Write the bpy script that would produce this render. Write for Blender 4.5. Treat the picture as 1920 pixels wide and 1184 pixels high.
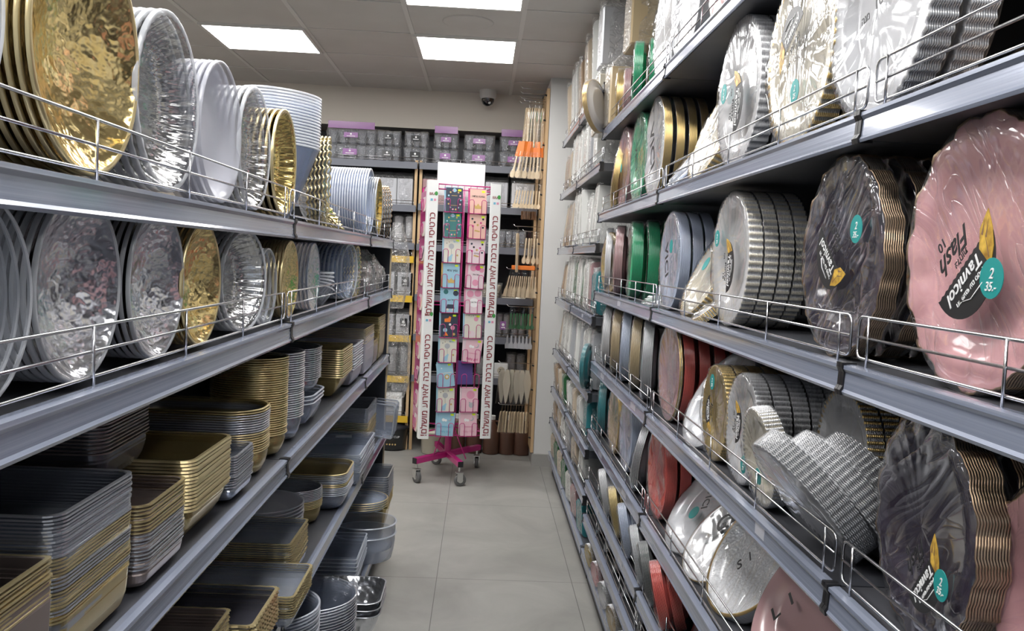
import bpy, math, random
from math import sin, cos, pi, radians as R
from mathutils import Matrix, Vector, noise

S = bpy.context.scene
COL = S.collection
for o in list(bpy.data.objects):
    bpy.data.objects.remove(o)
random.seed(7)

# ------------------------------------------------------------ camera
CAMZ = 1.4228
cam = bpy.data.cameras.new('camera')
cam.sensor_fit = 'HORIZONTAL'; cam.sensor_width = 36.0
cam.lens = 1674.9 / 1920 * 36.0
cam.clip_start = 0.02
camo = bpy.data.objects.new('camera', cam); COL.objects.link(camo)
def cam_matrix(pitch, yaw, roll):
    f = Vector((sin(yaw)*cos(pitch), cos(yaw)*cos(pitch), sin(pitch)))
    r0 = Vector((cos(yaw), -sin(yaw), 0)); u0 = r0.cross(f)
    r = cos(roll)*r0 + sin(roll)*u0; u = -sin(roll)*r0 + cos(roll)*u0
    m = Matrix((r, u, -f)).transposed().to_4x4()
    m.translation = Vector((0, 0, CAMZ))
    return m
camo.matrix_world = cam_matrix(-0.0627, 0.0358, 0.046)
S.camera = camo

# ------------------------------------------------------------ view and world
S.view_settings.view_transform = 'Standard'
S.view_settings.look = 'None'
S.view_settings.gamma = 1
S.view_settings.use_curve_mapping = False
S.view_settings.exposure = 0.30
try:
    S.cycles.transparent_max_bounces = 22
    S.cycles.max_bounces = 6
    S.cycles.diffuse_bounces = 3
    S.cycles.glossy_bounces = 3
    S.cycles.transmission_bounces = 4
    S.cycles.caustics_reflective = False
    S.cycles.sample_clamp_indirect = 4
except Exception:
    pass
W = bpy.data.worlds.new('world'); S.world = W; W.use_nodes = True
W.node_tree.nodes['Background'].inputs[0].default_value = (0.80, 0.88, 1.0, 1)
W.node_tree.nodes['Background'].inputs[1].default_value = 0.50
PANEL_E = 14.5

# ------------------------------------------------------------ materials
def nt(name):
    m = bpy.data.materials.new(name); m.use_nodes = True
    t = m.node_tree; t.nodes.clear()
    out = t.nodes.new('ShaderNodeOutputMaterial')
    return m, t, out
def nd(t, typ, **kw):
    n = t.nodes.new('ShaderNode' + typ)
    for k, v in kw.items():
        if k.startswith('_'): setattr(n, k[1:], v)
        else: n.inputs[k.replace('__', ' ')].default_value = v
    return n
def coords(t, scale=(1, 1, 1)):
    tc = nd(t, 'TexCoord'); mp = nd(t, 'Mapping'); mp.inputs['Scale'].default_value = scale
    t.links.new(tc.outputs['Object'], mp.inputs['Vector']); return mp.outputs['Vector']
def bumpnode(t, kind, scale, strength, dist, stretch=(1, 1, 1), detail=2):
    v = coords(t, stretch)
    if kind == 'voronoi':
        n = nd(t, 'TexVoronoi', Scale=scale); n.feature = 'SMOOTH_F1'; h = n.outputs['Distance']
    elif kind == 'crease':
        n0 = nd(t, 'TexNoise', Scale=scale, Detail=detail, Distortion=1.5)
        t.links.new(v, n0.inputs['Vector'])
        a = nd(t, 'Math', _operation='SUBTRACT'); t.links.new(n0.outputs['Fac'], a.inputs[0]); a.inputs[1].default_value = .5
        b = nd(t, 'Math', _operation='ABSOLUTE'); t.links.new(a.outputs[0], b.inputs[0])
        c = nd(t, 'Math', _operation='POWER'); t.links.new(b.outputs[0], c.inputs[0]); c.inputs[1].default_value = .5
        bp = nd(t, 'Bump', Strength=strength, Distance=dist); t.links.new(c.outputs[0], bp.inputs['Height'])
        return bp.outputs['Normal']
    else:
        n = nd(t, 'TexNoise', Scale=scale, Detail=detail); h = n.outputs['Fac']
    t.links.new(v, n.inputs['Vector'])
    bp = nd(t, 'Bump', Strength=strength, Distance=dist); t.links.new(h, bp.inputs['Height'])
    return bp.outputs['Normal']
def pbr(name, col, rough=.5, metal=0, bump=None, coat=0, var=None, emit=0, spec=.5):
    m, t, out = nt(name)
    p = nd(t, 'BsdfPrincipled', Roughness=rough, Metallic=metal)
    p.inputs['Base Color'].default_value = (*col, 1)
    p.inputs['Coat Weight'].default_value = coat
    p.inputs['Coat Roughness'].default_value = .08
    p.inputs['Specular IOR Level'].default_value = spec
    if emit:
        p.inputs['Emission Color'].default_value = (*col, 1); p.inputs['Emission Strength'].default_value = emit
    if var:
        col2, sc, st = var
        v = coords(t, st); n = nd(t, 'TexNoise', Scale=sc, Detail=4); t.links.new(v, n.inputs['Vector'])
        r = nd(t, 'ValToRGB'); r.color_ramp.elements[0].position = .35; r.color_ramp.elements[1].position = .68
        r.color_ramp.elements[0].color = (*col, 1); r.color_ramp.elements[1].color = (*col2, 1)
        t.links.new(n.outputs['Fac'], r.inputs[0]); t.links.new(r.outputs[0], p.inputs['Base Color'])
    if bump: t.links.new(bumpnode(t, *bump), p.inputs['Normal'])
    t.links.new(p.outputs[0], out.inputs[0])
    return m
def clearm(name, tint, opacity, rough=.12, fres=.55, metal=0, bump=None, through=(1, 1, 1), ior=1.45):
    m, t, out = nt(name)
    p = nd(t, 'BsdfPrincipled', Roughness=rough, Metallic=metal)
    p.inputs['Base Color'].default_value = (*tint, 1)
    p.inputs['Specular IOR Level'].default_value = .8
    tr = nd(t, 'BsdfTransparent'); tr.inputs[0].default_value = (*through, 1)
    fr = nd(t, 'LayerWeight', Blend=.5)
    pw = t.nodes.new('ShaderNodeMath'); pw.operation = 'POWER'; pw.inputs[1].default_value = 3.0
    t.links.new(fr.outputs['Facing'], pw.inputs[0])
    mu = t.nodes.new('ShaderNodeMath'); mu.operation = 'MULTIPLY_ADD'; mu.use_clamp = True
    t.links.new(pw.outputs[0], mu.inputs[0]); mu.inputs[1].default_value = fres; mu.inputs[2].default_value = opacity
    mx = nd(t, 'MixShader')
    t.links.new(mu.outputs[0], mx.inputs[0]); t.links.new(tr.outputs[0], mx.inputs[1]); t.links.new(p.outputs[0], mx.inputs[2])
    if bump:
        n = bumpnode(t, *bump); t.links.new(n, p.inputs['Normal']); t.links.new(n, fr.inputs['Normal'])
    t.links.new(mx.outputs[0], out.inputs[0])
    return m
M = {}
M['rail'] = pbr('rail_plastic', (.25, .285, .38), .24, .25, ('noise', 3, .12, .002, (1, .15, 60)), coat=.6, var=((.34, .375, .47), 4, (1, .25, 60)))
M['cap'] = pbr('black_cap', (.012, .012, .014), .35)
M['black'] = pbr('dark_steel', (.022, .024, .032), .45)
M['deck'] = pbr('shelf_deck', (.05, .054, .065), .45, var=((.08, .08, .09), 5, (1, 1, 1)))
M['wire'] = pbr('chrome_wire', (.62, .62, .64), .22, 1)
M['panel_edge'] = pbr('beige_edge', (.62, .52, .38), .6)
M['wall'] = pbr('painted_wall', (.76, .70, .62), .85, bump=('noise', 60, .05, .002))
M['colwall'] = pbr('white_wall', (.72, .72, .70), .8)
M['tilec'] = pbr('ceiling_tile', (.62, .595, .565), .9, bump=('noise', 90, .12, .002), var=((.66, .635, .605), 3, (1, 1, 1)))
M['tbar'] = pbr('ceiling_bar', (.74, .72, .69), .6)
M['lamp'] = pbr('lamp_diffuser', (1, .985, .97), .5, emit=PANEL_E)
M['wood'] = pbr('pale_wood', (.66, .47, .27), .6, bump=('noise', 30, .1, .002, (1, 1, .1)), var=((.56, .38, .20), 8, (6, 6, .6)))
M['birch'] = pbr('birch', (.78, .64, .44), .6, var=((.70, .55, .35), 10, (4, 4, .6)))
M['darkwood'] = pbr('dark_wood', (.24, .13, .07), .5)
M['grey_base'] = pbr('skirting_grey', (.36, .35, .33), .5)
M['yellow'] = pbr('yellow_rail', (.72, .46, .03), .4)
M['paper'] = pbr('white_paper', (.80, .81, .80), .6)
M['cardboard'] = pbr('pale_carton', (.56, .50, .43), .7)
M['magenta'] = pbr('magenta_metal', (.52, .02, .20), .3, coat=.4)
M['tag'] = pbr('tag_paper', (.50, .51, .58), .3, coat=.4)
M['bwhite'] = pbr('letter_white', (.85, .85, .85), .5)
M['ink'] = pbr('ink', (.015, .015, .017), .4)
M['redink'] = pbr('red_ink', (.24, .03, .035), .4)
M['teal'] = pbr('teal_sticker', (.01, .30, .29), .4)
M['goldleaf'] = pbr('gold_leaf_print', (.80, .52, .08), .35, var=((.30, .15, .01), 60, (1, 1, 1)))
M['neon'] = pbr('neon_sticker', (.72, .95, .02), .5)
M['green'] = pbr('green', (.05, .30, .06), .5)
M['orange'] = pbr('orange', (.85, .22, .03), .45)
M['rubber'] = pbr('grey_rubber', (.12, .12, .12), .7)
M['zinc'] = pbr('zinc', (.60, .60, .58), .35, .9)
M['camwhite'] = pbr('camera_shell', (.66, .66, .64), .4)
M['dome'] = pbr('dark_dome', (.01, .01, .012), .05, coat=1)
M['purple'] = clearm('purple_film', (.42, .16, .48), .55, .25)
M['jug'] = pbr('brown_jug', (.13, .065, .045), .35)
M['blackcard'] = pbr('black_card', (.015, .016, .018), .35, coat=.3)
# ware
def plate(name, col, rough=.22, coat=.6, metal=0, bump=None, var=None):
    M[name] = pbr(name, col, rough, metal, bump, coat, var)
plate('p_white', (.66, .66, .68)); plate('p_pearl', (.62, .62, .62), .3, var=((.74, .74, .76), 8, (1, 1, 1)))
plate('p_silver', (.52, .53, .56), .3, .5, .15); plate('p_cream', (.62, .57, .46)); plate('p_rose', (.50, .30, .31))
plate('p_pink', (.80, .43, .45), .25, .5, bump=('voronoi', 28, .25, .004)); plate('p_green', (.03, .36, .17)); plate('p_red', (.68, .11, .09)); plate('p_champ', (.84, .78, .66), .3, .5, .3)
plate('p_blue', (.44, .50, .64)); plate('p_black', (.045, .035, .055), .2, .9, bump=('noise', 22, .4, .004)); plate('p_tan', (.48, .37, .22))
plate('p_teal', (.05, .25, .28)); plate('p_gold', (.60, .46, .20), .3, .4, .6); plate('p_dotted', (.66, .67, .69), .25, .6, bump=('voronoi', 170, .9, .002))
plate('p_peach', (.72, .52, .38)); plate('p_dgrey', (.12, .13, .13), .3, .8)
M['r_gold'] = pbr('gold_rim', (.86, .62, .26), .28, .85)
M['r_silver'] = pbr('silver_rim', (.74, .75, .77), .25, .6)
M['r_white'] = pbr('white_rim', (.82, .82, .84), .25, 0, coat=.5)
M['r_bronze'] = pbr('bronze_rim', (.50, .36, .24), .3, .85)
M['film'] = clearm('film', (.92, .93, .95), .045, .10, .85, 1, bump=('crease', 9, .26, .02, (1.6, .45, 1), 1))
M['film_hard'] = clearm('crumpled_film', (.90, .90, .90), .12, .14, .9, .5, bump=('crease', 22, .9, .02, (1, 1, 1), 2), ior=1.5)
M['film_smooth'] = clearm('film_smooth', (.92, .93, .95), .03, .12, .8, 1, bump=('crease', 6, .10, .02, (1.6, .45, 1), 1))
M['film_side'] = clearm('film_side', (.85, .87, .9), .02, .10, .5, bump=('noise', 30, .5, .01))
M['c_clear'] = clearm('clear_ps', (.72, .76, .84), .14, .10, .9, bump=('noise', 12, .12, .01))
M['c_rim'] = clearm('clear_rim', (.85, .88, .93), .50, .12, .6)
M['c_frost'] = clearm('frosted_ps', (.70, .71, .78), .48, .22, .5, bump=('noise', 70, .25, .003, (.15, 1, 1)))
M['c_blue'] = clearm('blue_ps', (.46, .55, .76), .30, .12, .8)
M['c_hammer'] = pbr('silver_hammered', (.74, .74, .77), .22, 1, ('noise', 40, .5, .012))
M['g_hammer'] = pbr('gold_hammered', (.90, .70, .32), .20, 1, ('noise', 40, .42, .012))
M['g_line'] = pbr('gold_foil_lined', (.80, .62, .24), .16, 1, ('noise', 9, .6, .01, (1, 6, 1)))
M['c_line'] = clearm('silver_lined', (.70, .70, .70), .55, .14, .6, 1, ('noise', 9, .8, .01, (1, 6, 1)))
M['t_silver'] = clearm('silver_tray', (.46, .50, .58), .62, .22, .5, .55)
M['t_rimS'] = pbr('silver_tray_rim', (.66, .68, .74), .25, .75)
M['t_gold'] = clearm('gold_tray', (.52, .40, .17), .78, .25, .4, .7)
M['t_rimG'] = pbr('gold_tray_rim', (.80, .66, .36), .3, .8)
M['t_brown'] = clearm('brown_tray', (.34, .28, .26), .80, .3, .4, .5)
M['t_clear'] = clearm('clear_tray', (.36, .41, .52), .34, .15, .8)
M['t_rimC'] = clearm('clear_tray_rim', (.62, .66, .74), .75, .2, .4, .2)
M['t_lilac'] = clearm('lilac_tray', (.50, .48, .56), .55, .25, .5)
M['t_dark'] = clearm('smoke_tray', (.12, .12, .15), .60, .2, .6, .3)
M['foil'] = pbr('crinkled_silver', (.62, .64, .68), .2, .9, ('noise', 14, .9, .03))

# floor: stone-look tiles, 0.6 x 1.2
m, t, out = nt('floor_tile'); M['floor'] = m
v = coords(t)
sep = nd(t, 'SeparateXYZ'); t.links.new(v, sep.inputs[0])
def joint(outp, off, size, half):
    a = nd(t, 'Math', _operation='SUBTRACT'); t.links.new(outp, a.inputs[0]); a.inputs[1].default_value = off
    b = nd(t, 'Math', _operation='PINGPONG'); t.links.new(a.outputs[0], b.inputs[0]); b.inputs[1].default_value = size/2
    c = nd(t, 'Math', _operation='LESS_THAN'); t.links.new(b.outputs[0], c.inputs[0]); c.inputs[1].default_value = half
    return c.outputs[0]
jx = joint(sep.outputs[0], -.141, .6, .0014); jy = joint(sep.outputs[1], 3.88, 1.2, .0014)
mxj = nd(t, 'Math', _operation='MAXIMUM'); t.links.new(jx, mxj.inputs[0]); t.links.new(jy, mxj.inputs[1])
n1 = nd(t, 'TexNoise', Scale=2.2, Detail=6, Roughness=.6, Distortion=.8); t.links.new(v, n1.inputs['Vector'])
rp = nd(t, 'ValToRGB'); rp.color_ramp.elements[0].position = .36; rp.color_ramp.elements[1].position = .68
rp.color_ramp.elements[0].color = (.29, .285, .265, 1); rp.color_ramp.elements[1].color = (.385, .38, .355, 1)
t.links.new(n1.outputs['Fac'], rp.inputs[0])
mc = nd(t, 'Mix', _data_type='RGBA'); t.links.new(mxj.outputs[0], mc.inputs[0]); t.links.new(rp.outputs[0], mc.inputs[6]); mc.inputs[7].default_value = (.10, .10, .09, 1)
p = nd(t, 'BsdfPrincipled', Roughness=.42); t.links.new(mc.outputs[2], p.inputs['Base Color']); t.links.new(p.outputs[0], out.inputs[0])

# ------------------------------------------------------------ mesh tools
class G:
    def __init__(s): s.v = []; s.f = []; s.m = []; s.sm = []
    def add(s, vs, fs, mi=0, smooth=False):
        b = len(s.v); s.v += [tuple(a) for a in vs]
        for f in fs: s.f.append([b+i for i in f]); s.m.append(mi); s.sm.append(smooth)
        return s
    def box(s, x0, x1, y0, y1, z0, z1, mi=0):
        vs = [(x0,y0,z0),(x1,y0,z0),(x1,y1,z0),(x0,y1,z0),(x0,y0,z1),(x1,y0,z1),(x1,y1,z1),(x0,y1,z1)]
        return s.add(vs, [(3,2,1,0),(4,5,6,7),(0,1,5,4),(1,2,6,5),(2,3,7,6),(3,0,4,7)], mi)
    def bbox(s, x0, x1, y0, y1, z0, z1, b=.004, mi=0):
        """box with chamfered edges"""
        vs = []; 
        for z, e in ((z0, b), (z0+b, 0), (z1-b, 0), (z1, b)):
            X0, X1, Y0, Y1 = x0+e, x1-e, y0+e, y1-e
            c = b
            vs += [(X0+c,Y0,z),(X1-c,Y0,z),(X1,Y0+c,z),(X1,Y1-c,z),(X1-c,Y1,z),(X0+c,Y1,z),(X0,Y1-c,z),(X0,Y0+c,z)]
        fs = [tuple(range(7,-1,-1)), tuple(range(24,32))]
        for k in range(3):
            for i in range(8):
                j = (i+1) % 8; fs.append((k*8+i, k*8+j, k*8+8+j, k*8+8+i))
        return s.add(vs, fs, mi)
    def tube(s, pts, r, seg=6, mi=0, closed=False):
        pts = [Vector(p) for p in pts]; n = len(pts); vs = []; fs = []
        for i, p in enumerate(pts):
            a = pts[(i-1) % n] if (i > 0 or closed) else p
            b = pts[(i+1) % n] if (i < n-1 or closed) else p
            d = (b-a).normalized() if (b-a).length > 0 else Vector((0, 0, 1))
            u = d.orthogonal().normalized() if i == 0 else (u - d*u.dot(d)).normalized()
            w = d.cross(u)
            rr = r[i] if isinstance(r, (list, tuple)) else r
            for k in range(seg):
                t_ = 2*pi*k/seg; vs.append(p + rr*(cos(t_)*u + sin(t_)*w))
        m_ = n if closed else n-1
        for i in range(m_):
            for k in range(seg):
                a = i*seg+k; b = i*seg+(k+1) % seg; c = ((i+1) % n)*seg+(k+1) % seg; d = ((i+1) % n)*seg+k
                fs.append((a, b, c, d))
        if not closed:
            fs.append(tuple(range(seg-1, -1, -1))); fs.append(tuple(range((n-1)*seg, n*seg)))
        return s.add(vs, fs, mi, True)
    def cyl(s, c, r, h, seg=20, mi=0, axis='z', r2=None):
        r2 = r if r2 is None else r2
        vs = []
        for hh, rr in ((0, r), (h, r2)):
            for k in range(seg):
                a, b = rr*cos(2*pi*k/seg), rr*sin(2*pi*k/seg)
                q = (a, b, hh) if axis == 'z' else ((a, hh, b) if axis == 'y' else (hh, a, b))
                vs.append((c[0]+q[0], c[1]+q[1], c[2]+q[2]))
        fs = [(k, (k+1) % seg, seg+(k+1) % seg, seg+k) for k in range(seg)] + [tuple(range(seg-1, -1, -1)), tuple(range(seg, 2*seg))]
        return s.add(vs, fs, mi, False)
    def rev(s, prof, seg=48, mi=0, mod=None, mats=None, cap0=False, cap1=False):
        """revolve a profile of (r, z) about z; mod(ang, i, r, z) -> (r, z)"""
        vs = []
        for i, (r, z) in enumerate(prof):
            for k in range(seg):
                a = 2*pi*k/seg
                rr, zz = mod(a, i, r, z) if mod else (r, z)
                vs.append((rr*cos(a), rr*sin(a), zz))
        b = len(s.v); s.v += vs
        for i in range(len(prof)-1):
            mm = mats[i] if mats else mi
            for k in range(seg):
                j = (k+1) % seg
                s.f.append([b+i*seg+k, b+i*seg+j, b+(i+1)*seg+j, b+(i+1)*seg+k]); s.m.append(mm); s.sm.append(True)
        if cap0: s.f.append([b+k for k in range(seg-1, -1, -1)]); s.m.append(mats[0] if mats else mi); s.sm.append(False)
        if cap1: s.f.append([b+(len(prof)-1)*seg+k for k in range(seg)]); s.m.append(mats[-1] if mats else mi); s.sm.append(False)
        return s
    def poly(s, pts, z0, z1, mi=0):
        """extrude an outline in xy"""
        n = len(pts); vs = [(x, y, z0) for x, y in pts] + [(x, y, z1) for x, y in pts]
        fs = [tuple(range(n-1, -1, -1)), tuple(range(n, 2*n))] + [(i, (i+1) % n, n+(i+1) % n, n+i) for i in range(n)]
        return s.add(vs, fs, mi)
    def mesh(s, name, mats):
        me = bpy.data.meshes.new(name); me.from_pydata(s.v, [], s.f)
        for q in mats: me.materials.append(M[q] if isinstance(q, str) else q)
        me.polygons.foreach_set('material_index', s.m); me.polygons.foreach_set('use_smooth', s.sm)
        me.update(); return me

def ob(name, me, parent=None, mat=None, loc=None):
    o = bpy.data.objects.new(name, me); COL.objects.link(o)
    if parent: o.parent = parent
    if mat is not None: o.matrix_local = mat
    if loc is not None: o.location = loc
    return o
def tag(o, label, cat, group=None, kind=None):
    if label: o['label'] = label
    if cat: o['category'] = cat
    if group: o['group'] = group
    if kind: o['kind'] = kind
    return o
def thing(name, label, cat, mat=None, loc=None, group=None):
    return tag(ob(name, None, mat=mat, loc=loc), label, cat, group)
def struct(name, g, mats, **k):
    o = ob(name, g.mesh(name, mats), **k); o['kind'] = 'structure'; return o
def copy_tree(o, parent=None):
    c = o.copy(); COL.objects.link(c); c.parent = parent
    for ch in o.children: copy_tree(ch, c)
    return c
def text(name, body, size, mat, parent, m4, ext=.0003, align='CENTER', shear=0, sx=1):
    cu = bpy.data.curves.new(name, 'FONT'); cu.body = body; cu.size = size; cu.extrude = ext
    cu.align_x = align; cu.align_y = 'CENTER'; cu.shear = shear; cu.space_character = sx
    cu.resolution_u = 3; cu.offset = size*.012
    tmp = bpy.data.objects.new('text', cu)
    me = bpy.data.meshes.new_from_object(tmp); bpy.data.objects.remove(tmp); bpy.data.curves.remove(cu)
    me.materials.clear(); me.materials.append(M[mat]); return ob(name, me, parent, m4)
_ONES = ['', 'first', 'second', 'third', 'fourth', 'fifth', 'sixth', 'seventh', 'eighth', 'ninth', 'tenth', 'eleventh', 'twelfth', 'thirteenth', 'fourteenth', 'fifteenth', 'sixteenth', 'seventeenth', 'eighteenth', 'nineteenth', 'twentieth']
def nth(k):
    if k <= 20: return _ONES[k]
    t_, u_ = divmod(k, 10); n_ = ['', '', 'twenty', 'thirty', 'forty', 'fifty', 'sixty'][t_]
    return (n_+'-'+_ONES[u_]) if u_ else n_[:-1]+'ieth'
def T(x, y, z): return Matrix.Translation((x, y, z))
def RX(a): return Matrix.Rotation(R(a), 4, 'X')
def RY(a): return Matrix.Rotation(R(a), 4, 'Y')
def RZ(a): return Matrix.Rotation(R(a), 4, 'Z')

# ------------------------------------------------------------ room
CEIL = 2.661; YW = 6.83
struct('floor', G().box(-5, 3, -4, 7.3, -.05, 0), ['floor'])
struct('ceiling', G().box(-5, 3, -4, 7.3, CEIL, CEIL+.05), ['tilec'])
g = G()
for k in range(-8, 6):
    x = -.445+.6*k
    if -5 < x < 3: g.box(x-.012, x+.012, -4, YW, CEIL-.004, CEIL+.002)
for k in range(-15, 3):
    y = 5.11+.6*k
    g.box(-5, 3, y-.003, y+.003, CEIL-.0045, CEIL-.0005)
struct('trim_1', g, ['tbar'])
struct('wall_back', G().box(-5, .40, YW, YW+.5, 2.375, CEIL).box(-5, 1.6, YW+.42, YW+.5, 0, 2.375), ['wall'])
struct('wall_left', G().box(-5.1, -5, -4, 7.3, 0, CEIL), ['wall'])
struct('wall_right', G().box(1.02, 1.12, -1, 7.3, 0, CEIL), ['colwall'])
struct('wall_column', G().box(.412, 1.02, 6.12, YW+.45, 0, CEIL), ['colwall'])
struct('baseboard_column', G().box(.398, 1.02, 6.10, 6.5, 0, .085), ['grey_base'])
# ceiling lamps (0.6 m LED panels)
def lamp(ix, iy, label, group=None):
    x = -.445+.6*ix; y = 5.11+.6*iy
    t_ = thing('ceiling_light', label, 'ceiling light', loc=(x+.3, y+.3, CEIL-.012), group=group)
    ob('diffuser', G().box(-.278, .278, -.278, .278, 0, .006).mesh('diffuser', ['lamp']), t_)
    g = G()
    for a in (-1, 1):
        g.box(min(a*.278, a*.296), max(a*.278, a*.296), -.296, .296, -.002, .01); g.box(-.278, .278, min(a*.278, a*.296), max(a*.278, a*.296), -.002, .01)
    ob('frame', g.mesh('lamp_frame', ['tbar']), t_)
lamp(-2, 0, 'square white ceiling light panel above the left shelves')
lamp(0, 0, 'square white ceiling light panel above the card rack, nearest the camera dome')
lamp(0, -2, 'square white ceiling light panel cut off by the top edge of the photo')
for k, (ix, iy) in enumerate([(0, -4), (0, -6), (0, -8), (0, -10), (-2, -3), (-2, -6), (-5, 0), (-5, -3), (-5, -6), (-3, -9), (2, -8)]):
    lamp(ix, iy, f'square white ceiling light panel out of the photo, {nth(k+1)} of the ones overhead', 'ceiling lights out of view')
# round ceiling speaker
g = G().rev([(.001, .0), (.125, .0), (.135, .002), (.135, .008)], 40)
tag(ob('ceiling_speaker', g.mesh('ceiling_speaker', ['tilec']), loc=(-.13, 4.80, CEIL-.006)), 'round flush white speaker grille in the ceiling between two light panels', 'speaker')
# dome camera
t_ = thing('security_camera', 'small white dome security camera at the wall top near the wooden utensils', 'security camera', loc=(-.012, 6.70, CEIL))
ob('mount', G().rev([(.001, -.062), (.052, -.062), (.062, -.045), (.064, 0)], 32).mesh('mount', ['camwhite']), t_)
ob('dome', G().rev([(.048, -.062), (.046, -.082), (.036, -.102), (.018, -.114), (.001, -.117)], 32).mesh('dome', ['dome']), t_)
ob('lens', G().cyl((.012, -.040, -.095), .010, .012, 16, axis='y').mesh('lens', ['camwhite']), t_)

# ------------------------------------------------------------ gondola shelving
RAIL_P = [(0, .001), (.0035, 0), (.005, .004), (.0025, .008), (.001, .030), (.0045, .035), (.004, .040), (-.004, .0415), (-.012, .0415), (-.012, .036), (-.002, .034), (-.002, .003)]
def rail_mesh(L):
    n = len(RAIL_P); vs = []
    for y in (0, L): vs += [(a, y, b) for a, b in RAIL_P]
    g = G().add(vs, [tuple(range(n)), tuple(range(2*n-1, n-1, -1))] + [(i, n+i, n+(i+1) % n, (i+1) % n) for i in range(n)])
    for q in (8, 9, 10): g.m[2+q] = 1
    return g.mesh('price_rail', ['rail', 'black'])
def guard_mesh(L, h=.056):
    g = G(); r = .0021; c = .012; y0, y1 = .012, L-.012
    loop = []
    for (cy, cz, a0) in ((y0+c, c, 180), (y1-c, c, 270), (y1-c, h-c, 0), (y0+c, h-c, 90)):
        for k in range(4):
            a = R(a0+30*k); loop.append((0, cy+c*cos(a), cz+c*sin(a)))
    g.tube(loop, r, 6, closed=True)
    g.tube([(0, y0, h*.5), (0, y1, h*.5)], r*.9, 6)
    n = max(2, round((L-.08)/.30))
    for k in range(n+1):
        y = y0+.035+(y1-y0-.07)*k/n
        g.tube([(.002, y, -.012), (.002, y, h)], r*.9, 5)
    return g.mesh('wire_guard', ['wire'])
def cap_mesh():
    g = G(); g.poly([(-.014, .0), (.006, -.001), (.0075, .006), (.004, .012), (.003, .030), (.0065, .037), (.006, .0435), (-.014, .0435)], -.0045, .0045)
    return g.mesh('end_cap', ['cap'])
CAP = cap_mesh(); CAPM = Matrix(((1, 0, 0, 0), (0, 0, 1, 0), (0, 1, 0, 0), (0, 0, 0, 1)))
def deck_mesh(L, D, side):
    return G().box(-D, -.004, .002, L-.002, .004, .0385).mesh('shelf_deck', ['deck'])
def unit(side, X, y0, y1, zs, top, label, D=.47, guards=True, base=.15, endpanel=None, tags=()):
    """side=+1: shelves face +x (left gondola), side=-1: face -x (right gondola)"""
    L = y1-y0
    m4 = Matrix(((side, 0, 0, X), (0, 1, 0, y0), (0, 0, 1, 0), (0, 0, 0, 1)))
    t_ = thing('shelving_unit', label, 'shelf unit', loc=(X-side*D/2, y0+L/2, 0))
    off = T(side*D/2, -L/2, 0) @ Matrix.Diagonal((side, 1, 1, 1))
    def pt(name, me, m=Matrix(), par=None):
        if par is None:
            return ob(name, me, t_, off @ m)
        return ob(name, me, par, m)
    pt('back_panel', G().box(-D-.01, -D, .001, L-.001, 0, top).mesh('back_panel', ['black']))
    pt('plinth', G().box(-D, -.03, .001, L-.001, 0, base-.035).mesh('plinth', ['black']))
    for yy in (0.007, L-.035): pt('upright', G().box(-D, -D+.03, yy, yy+.028, 0, top).mesh('upright', ['black']))
    dm = deck_mesh(L, D, side); rm = rail_mesh(L-.020); gm = guard_mesh(L)
    for i, z in enumerate(zs):
        sh = ob('shelf', dm, t_, off @ T(0, 0, z))
        ob('price_rail', rm, sh, T(0, .010, 0))
        ob('end_cap', CAP, sh, T(0, .005, 0) @ CAPM)
        ob('end_cap', CAP, sh, T(0, L-.005, 0) @ CAPM)
        if guards is True or z in guards: ob('wire_guard', gm, sh, T(-.012, 0, .052))
        for (zi, ty, w) in tags:
            if zi == i: ob('price_tag', G().box(.0012, .0022, ty-w/2, ty+w/2, .006, .033).mesh('price_tag', ['tag']), sh)
    sh = ob('base_shelf', dm, t_, off @ T(0, 0, base-.04)); ob('price_rail', rm, sh, T(0, .010, 0))
    if endpanel:
        yy = L if endpanel > 0 else -.02
        pt('end_panel', G().box(-D, -.012, yy, yy+.02, 0, top-.02).mesh('end_panel', ['black']))
        pt('panel_edge', G().box(-.012, -.006, yy, yy+.02, 0, top-.02).mesh('panel_edge', ['panel_edge']))
    return t_
ZL = [.560, .918, 1.220, 1.446]
GL = {1.220, 1.446}
XL = -.414; XR = .5
unit(1, XL, -.69, .64, ZL, 1.50, 'grey left shelving unit nearest to the viewer', guards=GL)
unit(1, XL, .64, 1.97, ZL, 1.50, 'grey left shelving unit with the big gold and silver dishes', guards=GL)
unit(1, XL, 1.97, 3.30, ZL, 1.50, 'grey left shelving unit, second from the far end', guards=GL)
unit(1, XL, 3.30, 4.14, ZL, 1.50, 'short grey left shelving unit at the far end of the row', guards=GL, endpanel=1)
ZR = [.265, .42, .647, .952, 1.260, 1.600, 1.958]
unit(-1, XR, -.13, 1.20, ZR, 2.4, 'grey right shelving unit nearest the viewer, with the pink plates')
unit(-1, XR, 1.20, 2.585, ZR, 2.4, 'grey right shelving unit holding the ribbed white plate packs', tags=((1, .35, .05), (3, .3, .05)))
unit(-1, XR, 2.585, 3.915, ZR, 2.4, 'grey right shelving unit holding the green plate packs', tags=((4, .62, .07), (3, .22, .09), (3, .95, .09), (2, .3, .08), (2, .9, .09), (1, .3, .08), (1, .9, .08)))
ZF = [.335, .545, .800, 1.143, 1.468, 1.826, 2.17]
unit(-1, XR, 3.935, 4.93, ZF, 2.35, 'narrow grey right shelving unit with white cutlery packs, nearer one', tags=((3, .4, .06), (1, .3, .06)))
unit(-1, XR, 4.93, 5.93, ZF, 2.35, 'narrow grey right shelving unit against the white pillar')

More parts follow.
